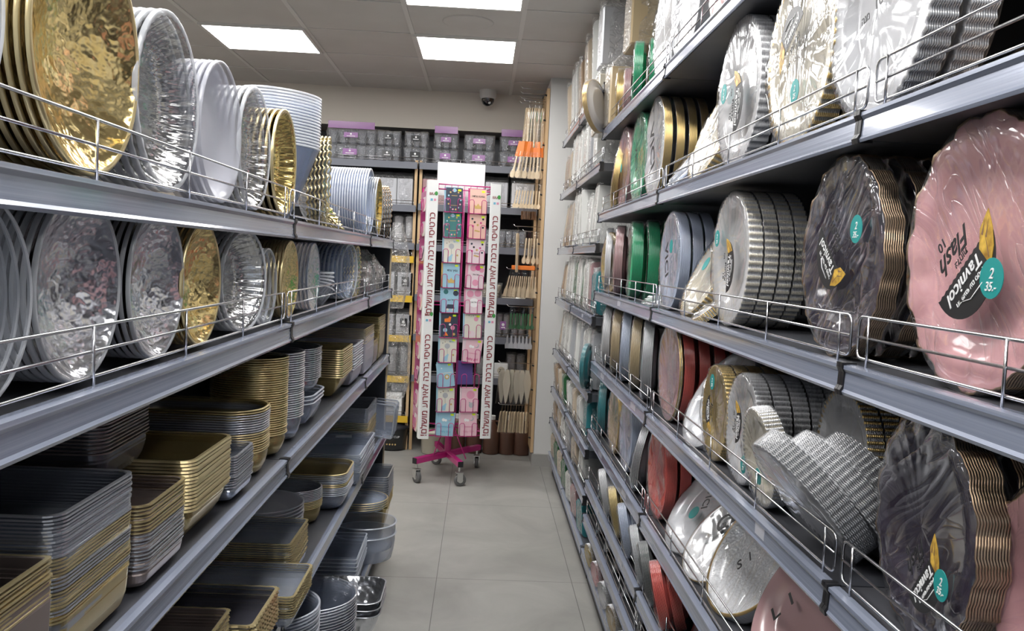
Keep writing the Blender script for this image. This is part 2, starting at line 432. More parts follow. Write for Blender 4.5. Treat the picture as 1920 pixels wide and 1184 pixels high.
# ------------------------------------------------------------ plates and packs
_pc = {}
def plate_mesh(style, body, rim, R_, d=.016):
    key = (style, body, rim, round(R_, 3), d)
    if key in _pc: return _pc[key]
    if style == 'scallop':
        n = 60; seg = n*4
        prof = [(.001, -d), (.56, -d), (.64, -.93*d), (.70, -.35*d), (.80, -.18*d), (.93, -.10*d), (1.0, 0), (1.004, -.0022/1)]
        def mod(a, i, r, z):
            if i >= 5:
                w = (0, .5, 1, 1)[i-4] if i < 8 else 1
                c = .5-.5*cos(n*a); c = c*c*(3-2*c); r = r-.0052*w*(1-c)
            return r, z
        mats = [0]*5+[1, 1]
    elif style == 'wavy':
        n = 15; seg = 120
        prof = [(.001, -d), (.58, -d), (.66, -.9*d), (.73, -.35*d), (.86, -.15*d), (.985, 0), (1.0, .0005), (.998, -.0018)]
        def mod(a, i, r, z):
            if i >= 3:
                w = min(1, (i-2)/4)
                r = r+w*(.0030*cos(n*a)+.0016*cos(2.3*n*a+1)); z = z+w*.0022*sin(n*a+.6)
            return r, z
        mats = [0]*5+[1, 1]
    elif style == 'dish':      # deep dish with smooth rim
        seg = 64
        prof = [(.001, -d), (.60, -d), (.70, -.93*d), (.80, -.62*d), (.90, -.2*d), (.955, -.03*d), (1.0, 0), (1.003, -.003), (.99, -.0045)]
        mod = None; mats = [0]*5+[1]*3
    elif style == 'ridged':    # dish with concentric ridges
        seg = 64
        prof = [(.001, -d)]+[(.08+.062*k, -d+(.0016 if k % 2 else 0)) for k in range(10)]+[(.72, -.9*d), (.84, -.5*d), (.95, -.05*d), (1.0, 0), (1.003, -.004)]
        mod = None; mats = [0]*(len(prof)-3)+[1]*2
    else:                       # smooth plate
        seg = 64
        prof = [(.001, -d*.85), (.60, -d*.85), (.68, -.75*d), (.74, -.25*d), (.93, -.06*d), (.985, 0), (1.0, -.0004), (1.0, -.0022)]
        mod = None; mats = [0]*5+[1, 1]
    prof = [(r*R_, z) for r, z in prof]
    g = G(); g.rev(prof, seg, 0, mod, mats)
    if style == 'scallop':
        for q in range(seg*(len(prof)-1)):
            if g.m[q] == 1 and (q % seg) % 4 in (0, 3): g.m[q] = 0
    me = g.mesh('plate', [body, rim]); _pc[key] = me; return me
def film_mesh(R_, t, seed, mat='film', amp=.004):
    key = ('film', round(R_, 3), round(t, 3), seed, mat)
    if key in _pc: return _pc[key]
    seg = 88
    prof = [(.001, .000), (.18, .0), (.36, .0005), (.54, .001), (.70, .002), (.84, .0035), (.95, .004), (1.012, .001), (1.02, -.006), (1.018, -t*.35), (1.018, -t*.7), (1.01, -t), (.90, -t-.006)]
    prof = [(r*R_, z) for r, z in prof]
    off = Vector((seed*3.1, seed*1.7, 0))
    def mod(a, i, r, z):
        if i == 0: return r, z
        p = Vector((cos(a)*1.6, sin(a)*1.6, r*5))+off
        n1 = noise.noise(p*1.3); n2 = noise.noise(Vector((a*5.5, seed, r*6)))
        w = min(1, i/3)
        if i < 7: z = z+amp*w*(n1*.9+n2*.7)*(1 if i > 3 else .25)+.001
        r = r*(1+.012*n2*(1 if i > 6 else 0))
        return r, z
    g = G(); g.rev(prof, seg, 0, mod, [0]*7+[1]*5)
    me = g.mesh('film_wrap', [mat, 'film_side']); _pc[key] = me; return me
def lens_outline(r, h, n=20):
    """part of a disc above a saw-toothed chord at height h"""
    A = math.asin(h/r); pts = [(r*cos(A+(pi-2*A)*k/n), r*sin(A+(pi-2*A)*k/n)) for k in range(n+1)]
    x0 = pts[0][0]
    for k in range(1, 26): pts.append((-x0+2*x0*k/26, h+(.0018 if k % 2 else 0)))
    return pts
_lc = {}
def round_sticker():
    if 'st' not in _lc:
        g = G(); g.poly([(.019*cos(2*pi*k/28), .019*sin(2*pi*k/28)) for k in range(28)], 0, .0008)
        _lc['st'] = g.mesh('price_sticker', ['teal'])
    return _lc['st']
def black_label(par, z, rot, s=1.0, cx=0, cy=0, script=None, sticker=None, price=None, dark=False):
    """round clear label: black band with gold print and white lettering, wording under it, price sticker"""
    m0 = T(cx, cy, z) @ RZ(rot) @ Matrix.Diagonal((s, s, 1, 1))
    if 'lab' not in _lc:
        g = G(); g.poly(lens_outline(.066, .006), 0, .0006, 0)
        _lc['lab'] = g.mesh('black_label', ['ink'])
        g = G(); g.poly([(-.072, -.010), (-.048, -.003), (-.034, .014), (-.040, .044), (-.056, .030), (-.066, .012)], 0, .0008, 0)
        for q in ([(-.066, .0), (-.050, .012), (-.052, .014)], [(-.052, .008), (-.042, .034), (-.044, .034)], [(-.060, -.004), (-.046, .004), (-.048, .007)]):
            g.poly(q, .0008, .0010, 1)
        _lc['gem'] = g.mesh('gold_print', ['goldleaf', 'darkwood'])
        g = G(); g.tube([(-.018, .048, .001), (.010, .048, .001), (.024, .040, .001)], .0007, 4); _lc['line'] = g.mesh('underline', ['bwhite'])
    l = ob('brand_label', _lc['lab'], par, m0)
    ob('gold_print', _lc['gem'], l, T(0, 0, .0004)); ob('printed_line', _lc['line'], l)
    text('lettering', 'Tavnicol', .0235, 'bwhite', l, T(.008, .021, .0009), shear=.15)
    text('lettering', 'חד פעמי עם סטייל'[::-1], .0085, 'bwhite', l, T(.004, .0365, .0009))
    if script:
        text('script_lettering', script, .034, 'ink', par, m0 @ T(.004, -.022, 0), shear=.45)
        text('hebrew_lettering', 'צלחות'[::-1], .011, 'ink', par, m0 @ T(.0, -.004, 0))
    else:
        text('hebrew_lettering', 'תוחלצ', .018, 'ink', par, m0 @ T(.012, -.010, 0))
        text('hebrew_lettering', 'הנמ', .010, 'ink', par, m0 @ T(-.028, -.026, 0))
    text('count_lettering', '10', .018, 'ink', par, m0 @ T(.022, -.045 if script else -.028, 0))
    if sticker:
        q = ob('price_sticker', round_sticker(), par, T(sticker[0], sticker[1], z+.0006) @ RZ(0) @ Matrix.Diagonal((1.15*max(s, .8), 1.15*max(s, .8), 1, 1)))
        text('price_lettering', '2', .014, 'bwhite', q, T(0, .004, .0011), shear=.2)
        text('price_lettering', price or '25', .012, 'bwhite', q, T(0, -.008, .0011), shear=.2)

FACE = {-1: Matrix(((0, 0, -1, 0), (-1, 0, 0, 0), (0, 1, 0, 0), (0, 0, 0, 1))),
        1: Matrix(((0, 0, 1, 0), (1, 0, 0, 0), (0, 1, 0, 0), (0, 0, 0, 1)))}
_fs = [0]
def pack(side, x, y, z, R_, style, body, rim, label, cat='plates', n=9, pitch=.0031, lean=0, yaw=0, spin=0, rot=0,
         wrap=True, group=None, lab=None, d=.016, name='plate_pack', row=1, rowlabel=None, gap=.004, amp=.004, words=None, fmat=None, inner=None):
    """a wrapped pack of plates on edge; x,y,z = lowest point of the front rim; row>1 adds packs behind it"""
    me = plate_mesh(style, body, rim, R_, d)
    if fmat is None: fmat = 'film_smooth' if (style == 'smooth' or amp == .004 and style == 'scallop') else 'film'
    me2 = plate_mesh(style, body, inner, R_, d) if inner else me
    th = (n-1)*pitch+.004
    dirx = -side
    for k in range(row):
        rootm = T(x+(-side)*(k*(th+gap)), y, z) @ FACE[side] @ RY(yaw) @ RX(-lean)
        lb = label if k == 0 else (rowlabel or 'pack behind the ' + label)+(f', {nth(k+1)} in the row' if row > 2 else '')
        t_ = thing(name, lb, cat, rootm, group=group if k else group)
        for j in range(n if k == 0 or row < 3 else n):
            ob('plate', me if j == 0 else me2, t_, T(0, R_, -j*pitch) @ RZ(spin))
        if wrap:
            _fs[0] += 1
            f = ob('film_wrap', film_mesh(R_, th, _fs[0] % 5 if R_ > .1 else 1, fmat, amp=amp), t_, T(0, R_, 0) @ RZ(_fs[0]*47 % 360))
        if k == 0:
            if lab:
                lb_ = dict(lab); cxy = lb_.pop('at', (0, 0)); rr = lb_.pop('rot', rot)
                st = lb_.pop('sticker', None)
                if st: st = (st[0], R_+st[1])
                black_label(t_, .0085, rr, cx=cxy[0], cy=R_+cxy[1], sticker=st, **lb_)
            if words:
                for (w_, sz, wx, wy, wr) in words:
                    if w_ == '*':
                        ob('price_sticker', round_sticker(), t_, T(wx, R_+wy, .007) @ Matrix.Diagonal((sz, sz, 1, 1)))
                    else:
                        text('lettering', w_, sz, 'ink', t_, T(wx, R_+wy, .007) @ RZ(wr))
    return t_
XF = .535        # front face plane of things on the right shelves
def rp_(y, z, R_, style, body, rim, label, **k):
    x = k.pop('x', XF)
    return pack(-1, x, y, z, R_, style, body, rim, label, **k)
Z2, Z3, Z4, Z5, Z6, Z7 = 1.640, 1.300, .992, .687, .461, .305
Z1 = 1.999
# --- eye-level shelf (z3)
rp_(.958, Z3, .152, 'wavy', 'p_pink', 'r_bronze', 'large pink wavy-rimmed plate pack in clear film at the right edge', row=2, spin=8,
    group='pink wavy plate packs', rowlabel='pink wavy-rimmed plate pack hidden close behind the front pink pack', amp=.004,
    lab=dict(rot=-137, at=(-.009, -.008), s=.98, script='Flash', sticker=(.052, -.026), price='35.-'))
rp_(1.326, Z3, .150, 'wavy', 'p_black', 'r_bronze', 'dark plum wavy plate pack facing the aisle beside the pink pack', row=3, gap=.022,
    group='dark wavy plate packs on the middle shelf', rowlabel='dark wavy plate pack behind the front one beside the pink', amp=.004,
    lab=dict(rot=139, at=(-.008, .010), s=.92, script='Flash', sticker=(.075, .038), price='35.-'))
rp_(1.926, Z3, .146, 'scallop', 'p_pearl', 'p_champ', 'ribbed pearl plate drum with black and gold label on the middle right shelf', row=4, gap=.003,
    group='ribbed pearl plate drums', rowlabel='ribbed gold-beaded pearl plate drum in the row behind the labelled one', n=9,
    lab=dict(rot=-89, at=(.012, -.018), s=.85, sticker=(-.075, .045)))
rp_(2.25, Z3, .126, 'scallop', 'p_cream', 'r_gold', 'pale gold scalloped plate pack leaning against the pearl drums', lean=26, yaw=2, n=8, x=.515, words=[('*', 1, -.02, .02, 0)])
rp_(2.09, Z3, .070, 'scallop', 'p_white', 'r_gold', 'small white gold-beaded plate pack lying low behind the guard wire', lean=48, yaw=-10, n=7, x=.50)
rp_(2.545, Z3, .140, 'smooth', 'p_blue', 'p_blue', 'pale blue smooth round plate pack on the middle right shelf', row=3, n=9, gap=.006,
    group='pale blue plate packs', rowlabel='pale blue smooth plate pack behind the front pale blue one', words=[('VICI', .055, -.01, 0, -75), ('*', 1, .045, .04, 0)])
rp_(2.86, Z3-.004, .072, 'smooth', 'p_white', 'r_white', 'small flat white plate pack lying tilted beside the green plates', lean=66, yaw=10, n=6, x=.52)
for i, (yy, xo, txt) in enumerate([(3.235, 0, 'nearest to the wire guard'), (3.12, .035, 'second from the front'), (3.02, .075, 'furthest back on the shelf')]):
    rp_(yy, Z3, .140, 'smooth', 'p_green', 'p_green', 'bright green gold-rimmed plate pack on the middle right shelf, ' + txt, n=12, yaw=-6, x=XF+xo, group='green plate packs on the middle shelf', words=[('VICI', .055, 0, 0, -75)] if i == 0 else None)
rp_(3.56, Z3, .138, 'smooth', 'p_rose', 'p_rose', 'dusty rose round plate pack left of the green plates', n=10, yaw=-12, row=2, gap=.02, group='dusty rose plate packs on the middle shelf', rowlabel='dusty rose plate pack just behind the front rose one')
rp_(3.76, Z3, .128, 'smooth', 'p_gold', 'r_gold', 'thin gold plate pack between rose and silver packs', n=5, yaw=8, words=[('*', .9, .0, .0, 0)])
rp_(3.86, Z3, .138, 'smooth', 'p_silver', 'r_white', 'silver grey plate pack at the far end of the middle right shelf', n=8, yaw=-10, row=2, gap=.02, group='silver plate packs at the shelf end', words=[('VICI', .055, 0, 0, -75)])
# --- upper shelf (z2)
rp_(1.02, Z2, .165, 'wavy', 'p_peach', 'r_bronze', 'beige wavy plate pack lying low behind the upper guard at the photo edge', lean=58, yaw=0, row=1, n=12, x=.55, words=[('*', 1.3, .02, .05, 0)])
rp_(1.255, Z2, .166, 'scallop', 'p_silver', 'r_silver', 'large clear silver scalloped plate pack nearest the viewer on the upper shelf', row=2, n=12, amp=.007, gap=.01,
    group='silver scalloped packs on the upper shelf', rowlabel='silver scalloped plate pack behind the nearest upper one', fmat='film_smooth', words=[('תוחלצ', .026, -.02, .03, 10), ('10', .028, .02, -.005, 10), ('הנמ', .016, -.02, -.02, 10)])
rp_(1.570, Z2, .166, 'scallop', 'p_cream', 'r_gold', 'pearl scalloped plate pack under shiny film with a diagonal label', row=2, n=12, amp=.008, spin=2,
    group='pearl gold-beaded packs on the upper shelf', rowlabel='gold-beaded pack behind the shiny pearl one on the upper shelf', lab=dict(rot=32, at=(-.01, .018), s=.95, sticker=(.022, -.071)))
rp_(1.939, Z2, .163, 'scallop', 'p_white', 'r_white', 'tall white ribbed plate drum with an upright black label on the upper shelf', row=2, n=12, gap=.006,
    group='white ribbed drums on the upper shelf', rowlabel='white ribbed drum directly behind the one with the upright label', lab=dict(rot=-92, at=(.005, -.024), s=1.0, sticker=(-.08, .012)))
rp_(2.235, Z2, .150, 'scallop', 'p_cream', 'r_gold', 'cream scalloped plate pack leaning on the upper shelf beside the white drum', lean=22, yaw=2, n=9, amp=.007, x=.515, words=[('35', .03, .01, -.03, 70)], fmat='film_smooth')
rp_(2.50, Z2, .115, 'smooth', 'p_blue', 'p_blue', 'pale blue plate pack leaning far over on the upper shelf', lean=38, yaw=2, n=9, x=.51)
rp_(2.88, Z2, .162, 'smooth', 'p_white', 'r_gold', 'white plate pack with large dark lettering and a broad gold edge', row=4, n=8, gap=.012, group='white gold-edged packs on the upper shelf',
    rowlabel='white gold-edged plate pack behind the big-lettered white one', words=[('VICI', .085, .0, .0, -70), ('12', .030, -.02, -.085, -70)])
rp_(3.18, Z2, .162, 'smooth', 'p_green', 'p_green', 'green plate pack on the upper shelf beside the gold-edged white pack', n=10, words=[('VICI', .055, 0, 0, -75)])
rp_(3.52, Z2, .160, 'smooth', 'p_rose', 'p_rose', 'dusty rose plate pack on the upper shelf', n=10, row=2, gap=.01, group='rose packs on the upper shelf', rowlabel='dusty rose plate pack behind the front upper rose one', words=[('*', .9, 0, 0, 0)])
rp_(3.74, Z2, .150, 'smooth', 'p_gold', 'r_gold', 'pale yellow gold plate pack at the far end of the upper shelf', n=8, yaw=-16, lean=6)
# --- shelf four (z4)
rp_(1.028, Z4, .136, 'wavy', 'p_black', 'r_bronze', 'dark plum wavy plate pack in the lower right corner of the photo', row=4, gap=.016, n=12,
    group='dark wavy plate packs on the fourth shelf', rowlabel='dark wavy plate pack with bronze edges behind the lower front one', amp=.004, yaw=-4,
    lab=dict(rot=-129, at=(.028, -.040), s=.78, script='Flash', sticker=(.082, -.042), price='35.-'))
rp_(.80, Z4, .125, 'wavy', 'p_pink', 'r_bronze', 'pink wavy plate pack just entering the photo at the lower right corner', n=8, x=.56)
rp_(1.33, Z4-.005, .112, 'scallop', 'p_white', 'r_silver', 'white scalloped drum in glossy film, tipped forward over the guard wire', row=3, gap=.012, lean=-40, yaw=4, n=12, x=.575,
    group='tipped white scalloped drums', rowlabel='tipped white scalloped drum in glossy film behind the front tipped one', amp=.004)
rp_(1.595, Z4, .092, 'scallop', 'p_cream', 'r_silver', 'small pearl scalloped pack between the white drum and tipped packs', n=10, lean=-8, x=.53, words=[('*', .8, .02, -.03, 0)])
rp_(1.50, Z4+.012, .112, 'scallop', 'p_white', 'r_gold', 'white gold-beaded drum standing behind the tipped silver packs', n=9, row=5, gap=.003, x=.63, group='gold-beaded drums on the fourth shelf', rowlabel='gold-beaded white drum in the row behind the tipped silver packs', words=[('*', 1, .0, -.04, 0)])
rp_(1.765, Z4, .112, 'scallop', 'p_white', 'r_white', 'white ribbed drum with black label on the fourth right shelf', n=10, row=5, gap=.003, group='white ribbed drums on the fourth shelf', rowlabel='white ribbed drum in the row behind the labelled fourth-shelf drum',
    lab=dict(rot=-90, at=(-.010, .01), s=.62, sticker=(.06, -.060)))
rp_(1.975, Z4, .108, 'scallop', 'p_gold', 'r_gold', 'gold scalloped drum with black label on the fourth right shelf', n=9, row=5, gap=.004, group='gold scalloped drums', rowlabel='gold scalloped drum in the row behind the front gold drum',
    lab=dict(rot=100, at=(0, .0), s=.60, sticker=(.005, .070)))
rp_(2.13, Z4, .135, 'smooth', 'p_silver', 'r_white', 'glossy silver oval plate pack leaning back between red and gold plates', n=8, lean=30, yaw=8, x=.52)
rp_(2.475, Z4, .138, 'smooth', 'p_rose', 'r_gold', 'coral red plate pack under pinkish film on the fourth right shelf', n=3, words=None)
rp_(2.475, Z4, .138, 'smooth', 'p_red', 'p_red', 'coral red plate pack right behind the pinkish fourth-shelf front pack', n=9, row=4, gap=.012, x=XF+.014, group='coral red packs on the fourth shelf', rowlabel='coral red pack deep in the fourth-shelf row')
for i, (yy, b, r_, txt) in enumerate([(2.84, 'p_silver', .135, 'grey pearly plate pack with a teal sticker beside the red plates'), (3.06, 'p_cream', .128, 'cream plate pack between two grey packs on the fourth shelf'), (3.27, 'p_blue', .132, 'pale blue plate pack on the fourth right shelf'), (3.50, 'p_tan', .130, 'tan gold plate pack on the fourth right shelf'), (3.76, 'p_white', .128, 'white plate pack at the far end of the fourth right shelf')]):
    rp_(yy, Z4, r_, 'smooth', b, 'p_tan' if b in ('p_tan', 'p_cream') else b, txt, n=10, yaw=-14, words=[('*', 1, .02, -.02, 0)] if i == 0 else None)
rp_(4.06, .845, .105, 'smooth', 'p_teal', 'p_teal', 'teal plate pack sticking out past the end of the right shelf', n=6, yaw=-20, x=.49)
# --- shelf five (z5)
rp_(1.58, Z5, .16, 'smooth', 'p_rose', 'p_rose', 'large matt rose plate pack leaning back, with widely spaced letters', n=9, lean=34, yaw=4, wrap=False, words=[('L  I  S', .046, -.045, -.02, 70)], x=.54)
rp_(1.87, Z5, .155, 'dish', 'p_dotted', 'r_gold', 'dotted silver gold-rimmed plate pack leaning beside the rose pack', inner='p_dotted', n=9, lean=34, yaw=6, words=[('S  I', .036, .0, -.03, 60)], x=.53)
rp_(2.07, Z5, .140, 'smooth', 'p_white', 'r_gold', 'white pearly lettered plate pack leaning on the fifth shelf', inner='p_cream', n=10, lean=44, yaw=8, words=[('G', .075, -.045, .020, -25), ('ALIS', .038, .012, -.006, -25)], x=.52)
rp_(2.27, Z5, .150, 'smooth', 'p_silver', 'r_silver', 'silver grey plate pack with teal sticker leaning beside the red plates', n=12, lean=38, yaw=8, words=[('VICI', .036, .0, .015, -60), ('*', 1, -.01, -.035, 0)], x=.52)
rp_(2.56, Z5, .136, 'smooth', 'p_red', 'p_red', 'coral red plate pack on the fifth right shelf', n=10, row=4, gap=.008, group='coral red packs on the fifth shelf', rowlabel='coral red pack in the row behind the fifth-shelf front pack')
rp_(2.88, Z5, .130, 'smooth', 'p_silver', 'r_silver', 'clear grey patterned plate pack leaning on the fifth shelf', n=8, lean=8, yaw=-24)
rp_(3.13, Z5, .134, 'smooth', 'p_blue', 'p_blue', 'pale blue plate pack on the fifth right shelf', n=12, row=3, gap=.006, group='pale blue packs on the fifth shelf', rowlabel='pale blue pack behind the fifth-shelf front one')
rp_(3.43, Z5, .134, 'smooth', 'p_tan', 'r_gold', 'tan gold plate pack on the fifth right shelf', n=10, row=2, gap=.01, group='tan packs on the fifth shelf', rowlabel='tan pack behind the fifth-shelf front tan one')
rp_(3.80, Z5, .130, 'smooth', 'p_teal', 'p_teal', 'teal plate pack at the far end of the fifth right shelf', n=10, yaw=-12)
# --- shelf six and below
for i, (yy, b, n_, txt) in enumerate([(1.58, 'p_cream', 8, 'pale plate pack on the sixth shelf at the bottom photo edge'), (1.78, 'p_rose', 7, 'small rose plate pack on the sixth right shelf'), (2.02, 'p_dgrey', 16, 'dark grey plate pack on the sixth right shelf'), (2.30, 'p_red', 9, 'red plate pack tipped forward on the sixth shelf'), (2.46, 'p_dgrey', 8, 'dark grey glossy pack next to the red one on the sixth shelf'), (2.62, 'p_silver', 8, 'silver plate pack tipped out on the sixth shelf'), (2.86, 'p_blue', 9, 'pale blue pack tipped out on the sixth shelf'), (3.08, 'p_gold', 9, 'gold-banded plate pack tipped out on the sixth shelf'), (3.34, 'p_white', 9, 'white plate pack tipped out on the sixth shelf'), (3.60, 'p_teal', 8, 'teal plate pack on the sixth right shelf')]):
    ln = 60 if i in (1,) else (-14 if i in (3, 4, 5, 6, 7, 8) else 12)
    rp_(yy, Z6+.002, .090 if i != 2 else .10, 'smooth', b, b, txt, n=n_, lean=ln, yaw=-10, x=.52, row=2 if i in (2, 3, 6, 7, 8) else 1, gap=.01, group='tipped packs on the sixth shelf' if i in (2, 3, 6, 7, 8) else None, rowlabel=('pack right behind the ' + txt).replace(' on the sixth right shelf', '').replace(' on the sixth shelf', '') if i in (2, 3, 6, 7, 8) else None)
k = 0
adj = ['cream', 'red', 'white', 'clear', 'tan', 'pearl', 'teal']; bb = ['p_cream', 'p_red', 'p_white', 'p_silver', 'p_tan', 'p_pearl', 'p_teal']
for i in range(7):
    rp_(2.25+.23*i, Z7, .050, 'smooth', bb[i], 'r_silver', f'small {adj[i]} plate pack on the narrow seventh right shelf', n=8, yaw=-10, lean=6, x=.525)
adj = ['silver', 'rose gold', 'clear', 'bronze', 'white', 'pinkish', 'gold']; bb = ['p_silver', 'p_rose', 'p_pearl', 'p_tan', 'p_white', 'p_pink', 'p_gold']
for i in range(7):
    rp_(2.32+.22*i, .155, .050, 'scallop', bb[i], 'r_silver', f'small {adj[i]} cutlery-film pack on the base shelf of the right row', n=9, yaw=12, lean=-8, x=.50, amp=.012)
# --- top shelf (z1)
rp_(2.13, Z1, .13, 'smooth', 'p_pink', 'r_gold', 'pink plate pack on the top right shelf, just inside the photo', n=10)
for i, (yy, xo, txt) in enumerate([(3.36, 0, 'front'), (3.30, .045, 'second'), (3.24, .09, 'third'), (3.18, .135, 'rearmost')]):
    rp_(yy, Z1, .125, 'smooth', 'p_green', 'p_green', f'green plate pack on the top right shelf, {txt} of four', n=10, yaw=-10, x=XF+xo, group='green packs on the top shelf')
rp_(2.82, Z1, .165, 'smooth', 'p_white', 'r_silver', 'tall white plate pack in film on the top right shelf', n=10, row=2, gap=.01, amp=.008, group='tall white top-shelf packs', rowlabel='white pack behind the tall white top-shelf pack')
rp_(2.52, Z1, .175, 'dish', 'p_silver', 'r_silver', 'large silver plate pack in wrinkled film near the pink top pack', n=12, fmat='film_smooth', amp=.012, row=2, gap=.01, group='large silver top-shelf packs', rowlabel='large silver pack behind the wrinkled top-shelf one')
rp_(3.58, Z1, .10, 'smooth', 'p_rose', 'p_rose', 'dusty rose plate pack left of the top-shelf green plates', n=8, yaw=-10)
rp_(3.78, Z1, .12, 'smooth', 'p_gold', 'r_gold', 'gold-banded plate pack at the far end of the top right shelf', n=12, yaw=-10, row=2, gap=.01, group='gold-banded top-shelf packs', rowlabel='second gold-banded pack at the far end of the top shelf')
pack(-1, .47, 3.90, 1.985, .115, 'smooth', 'p_white', 'r_gold', 'white lettered plate pack toppling outward over the top shelf corner', n=7, lean=-10, yaw=-32, words=[('VICI', .034, .0, -.01, 60), ('*', 1, -.01, .06, 0)])

# ------------------------------------------------------------ far right bays: narrow packs of cutlery and small plates
def slab_mesh(key, w, h, t_, mat, r=.02):
    k = ('slab', key)
    if k in _pc: return _pc[k]
    g = G(); pts = []
    for cx, cy, a0 in ((w/2-r, h-r, 0), (-w/2+r, h-r, 90), (-w/2+r, r, 180), (w/2-r, r, 270)):
        for q in range(5): pts.append((cx+r*cos(R(a0+22.5*q)), cy+r*sin(R(a0+22.5*q))))
    g.poly(pts, -t_/2, t_/2)
    _pc[k] = g.mesh('tray', [mat]); return _pc[k]
def upright_pack(x, y, z, w, h, n, mat, label, tilt=0, turn=0, r=.02, group=None, wrapmat='film_hard', pitch=.006, top=True):
    """rectangular trays or cutlery held upright in a crumpled bag; their edges face the aisle"""
    key = (mat, w, h, r, pitch)
    me = slab_mesh(key, w, h, pitch*.62, mat, r)
    # slabs stand in planes facing the viewer (normal along y); stacked along y
    m4 = T(x+w/2, y, z) @ RZ(turn) @ RY(tilt) @ RX(90)
    t_ = thing('tray_pack', label, 'tray pack', m4, group=group)
    for j in range(n):
        ob('tray', me, t_, T(.0015*sin(j*2.1), .002*abs(sin(j*1.3)), (j-(n-1)/2)*pitch))
    L = n*pitch/2+.002; g = G(); nu, nv = 28, 7
    for v_ in range(nv):
        f_ = v_/(nv-1); H = h*1.0*f_ if v_ < nv-1 else h*1.06
        pin = 1 if v_ < nv-1 else .62
        for u_ in range(nu):
            a = 2*pi*u_/nu; ca, sa = cos(a), sin(a)
            k_ = (abs(ca)**4+abs(sa)**4)**(-.25)
            nn = noise.noise(Vector((ca*2+x*9, sa*2+y*7, f_*4+z*3)))
            g.v.append(((w/2+.004+.004*nn)*ca*k_*(.92 if v_ == 0 else 1), H+(.012*nn if v_ == nv-1 else 0), (L+.003*nn)*sa*k_*pin))
    for v_ in range(nv-1):
        for u_ in range(nu):
            j = (u_+1) % nu; g.f.append([v_*nu+u_, v_*nu+j, (v_+1)*nu+j, (v_+1)*nu+u_]); g.m.append(0); g.sm.append(True)
    ob('film_bag', g.mesh('film_bag', [wrapmat]), t_)
    return t_
ZF_ = [z+.041 for z in ZF]
plate('w_white', (.74, .74, .71), .4, .3); plate('w_brown', (.42, .30, .20), .5, .2); plate('w_tan', (.60, .50, .38), .5, .2); plate('w_grey', (.42, .43, .45), .35, .4); plate('w_forest', (.03, .14, .05), .4, .3)
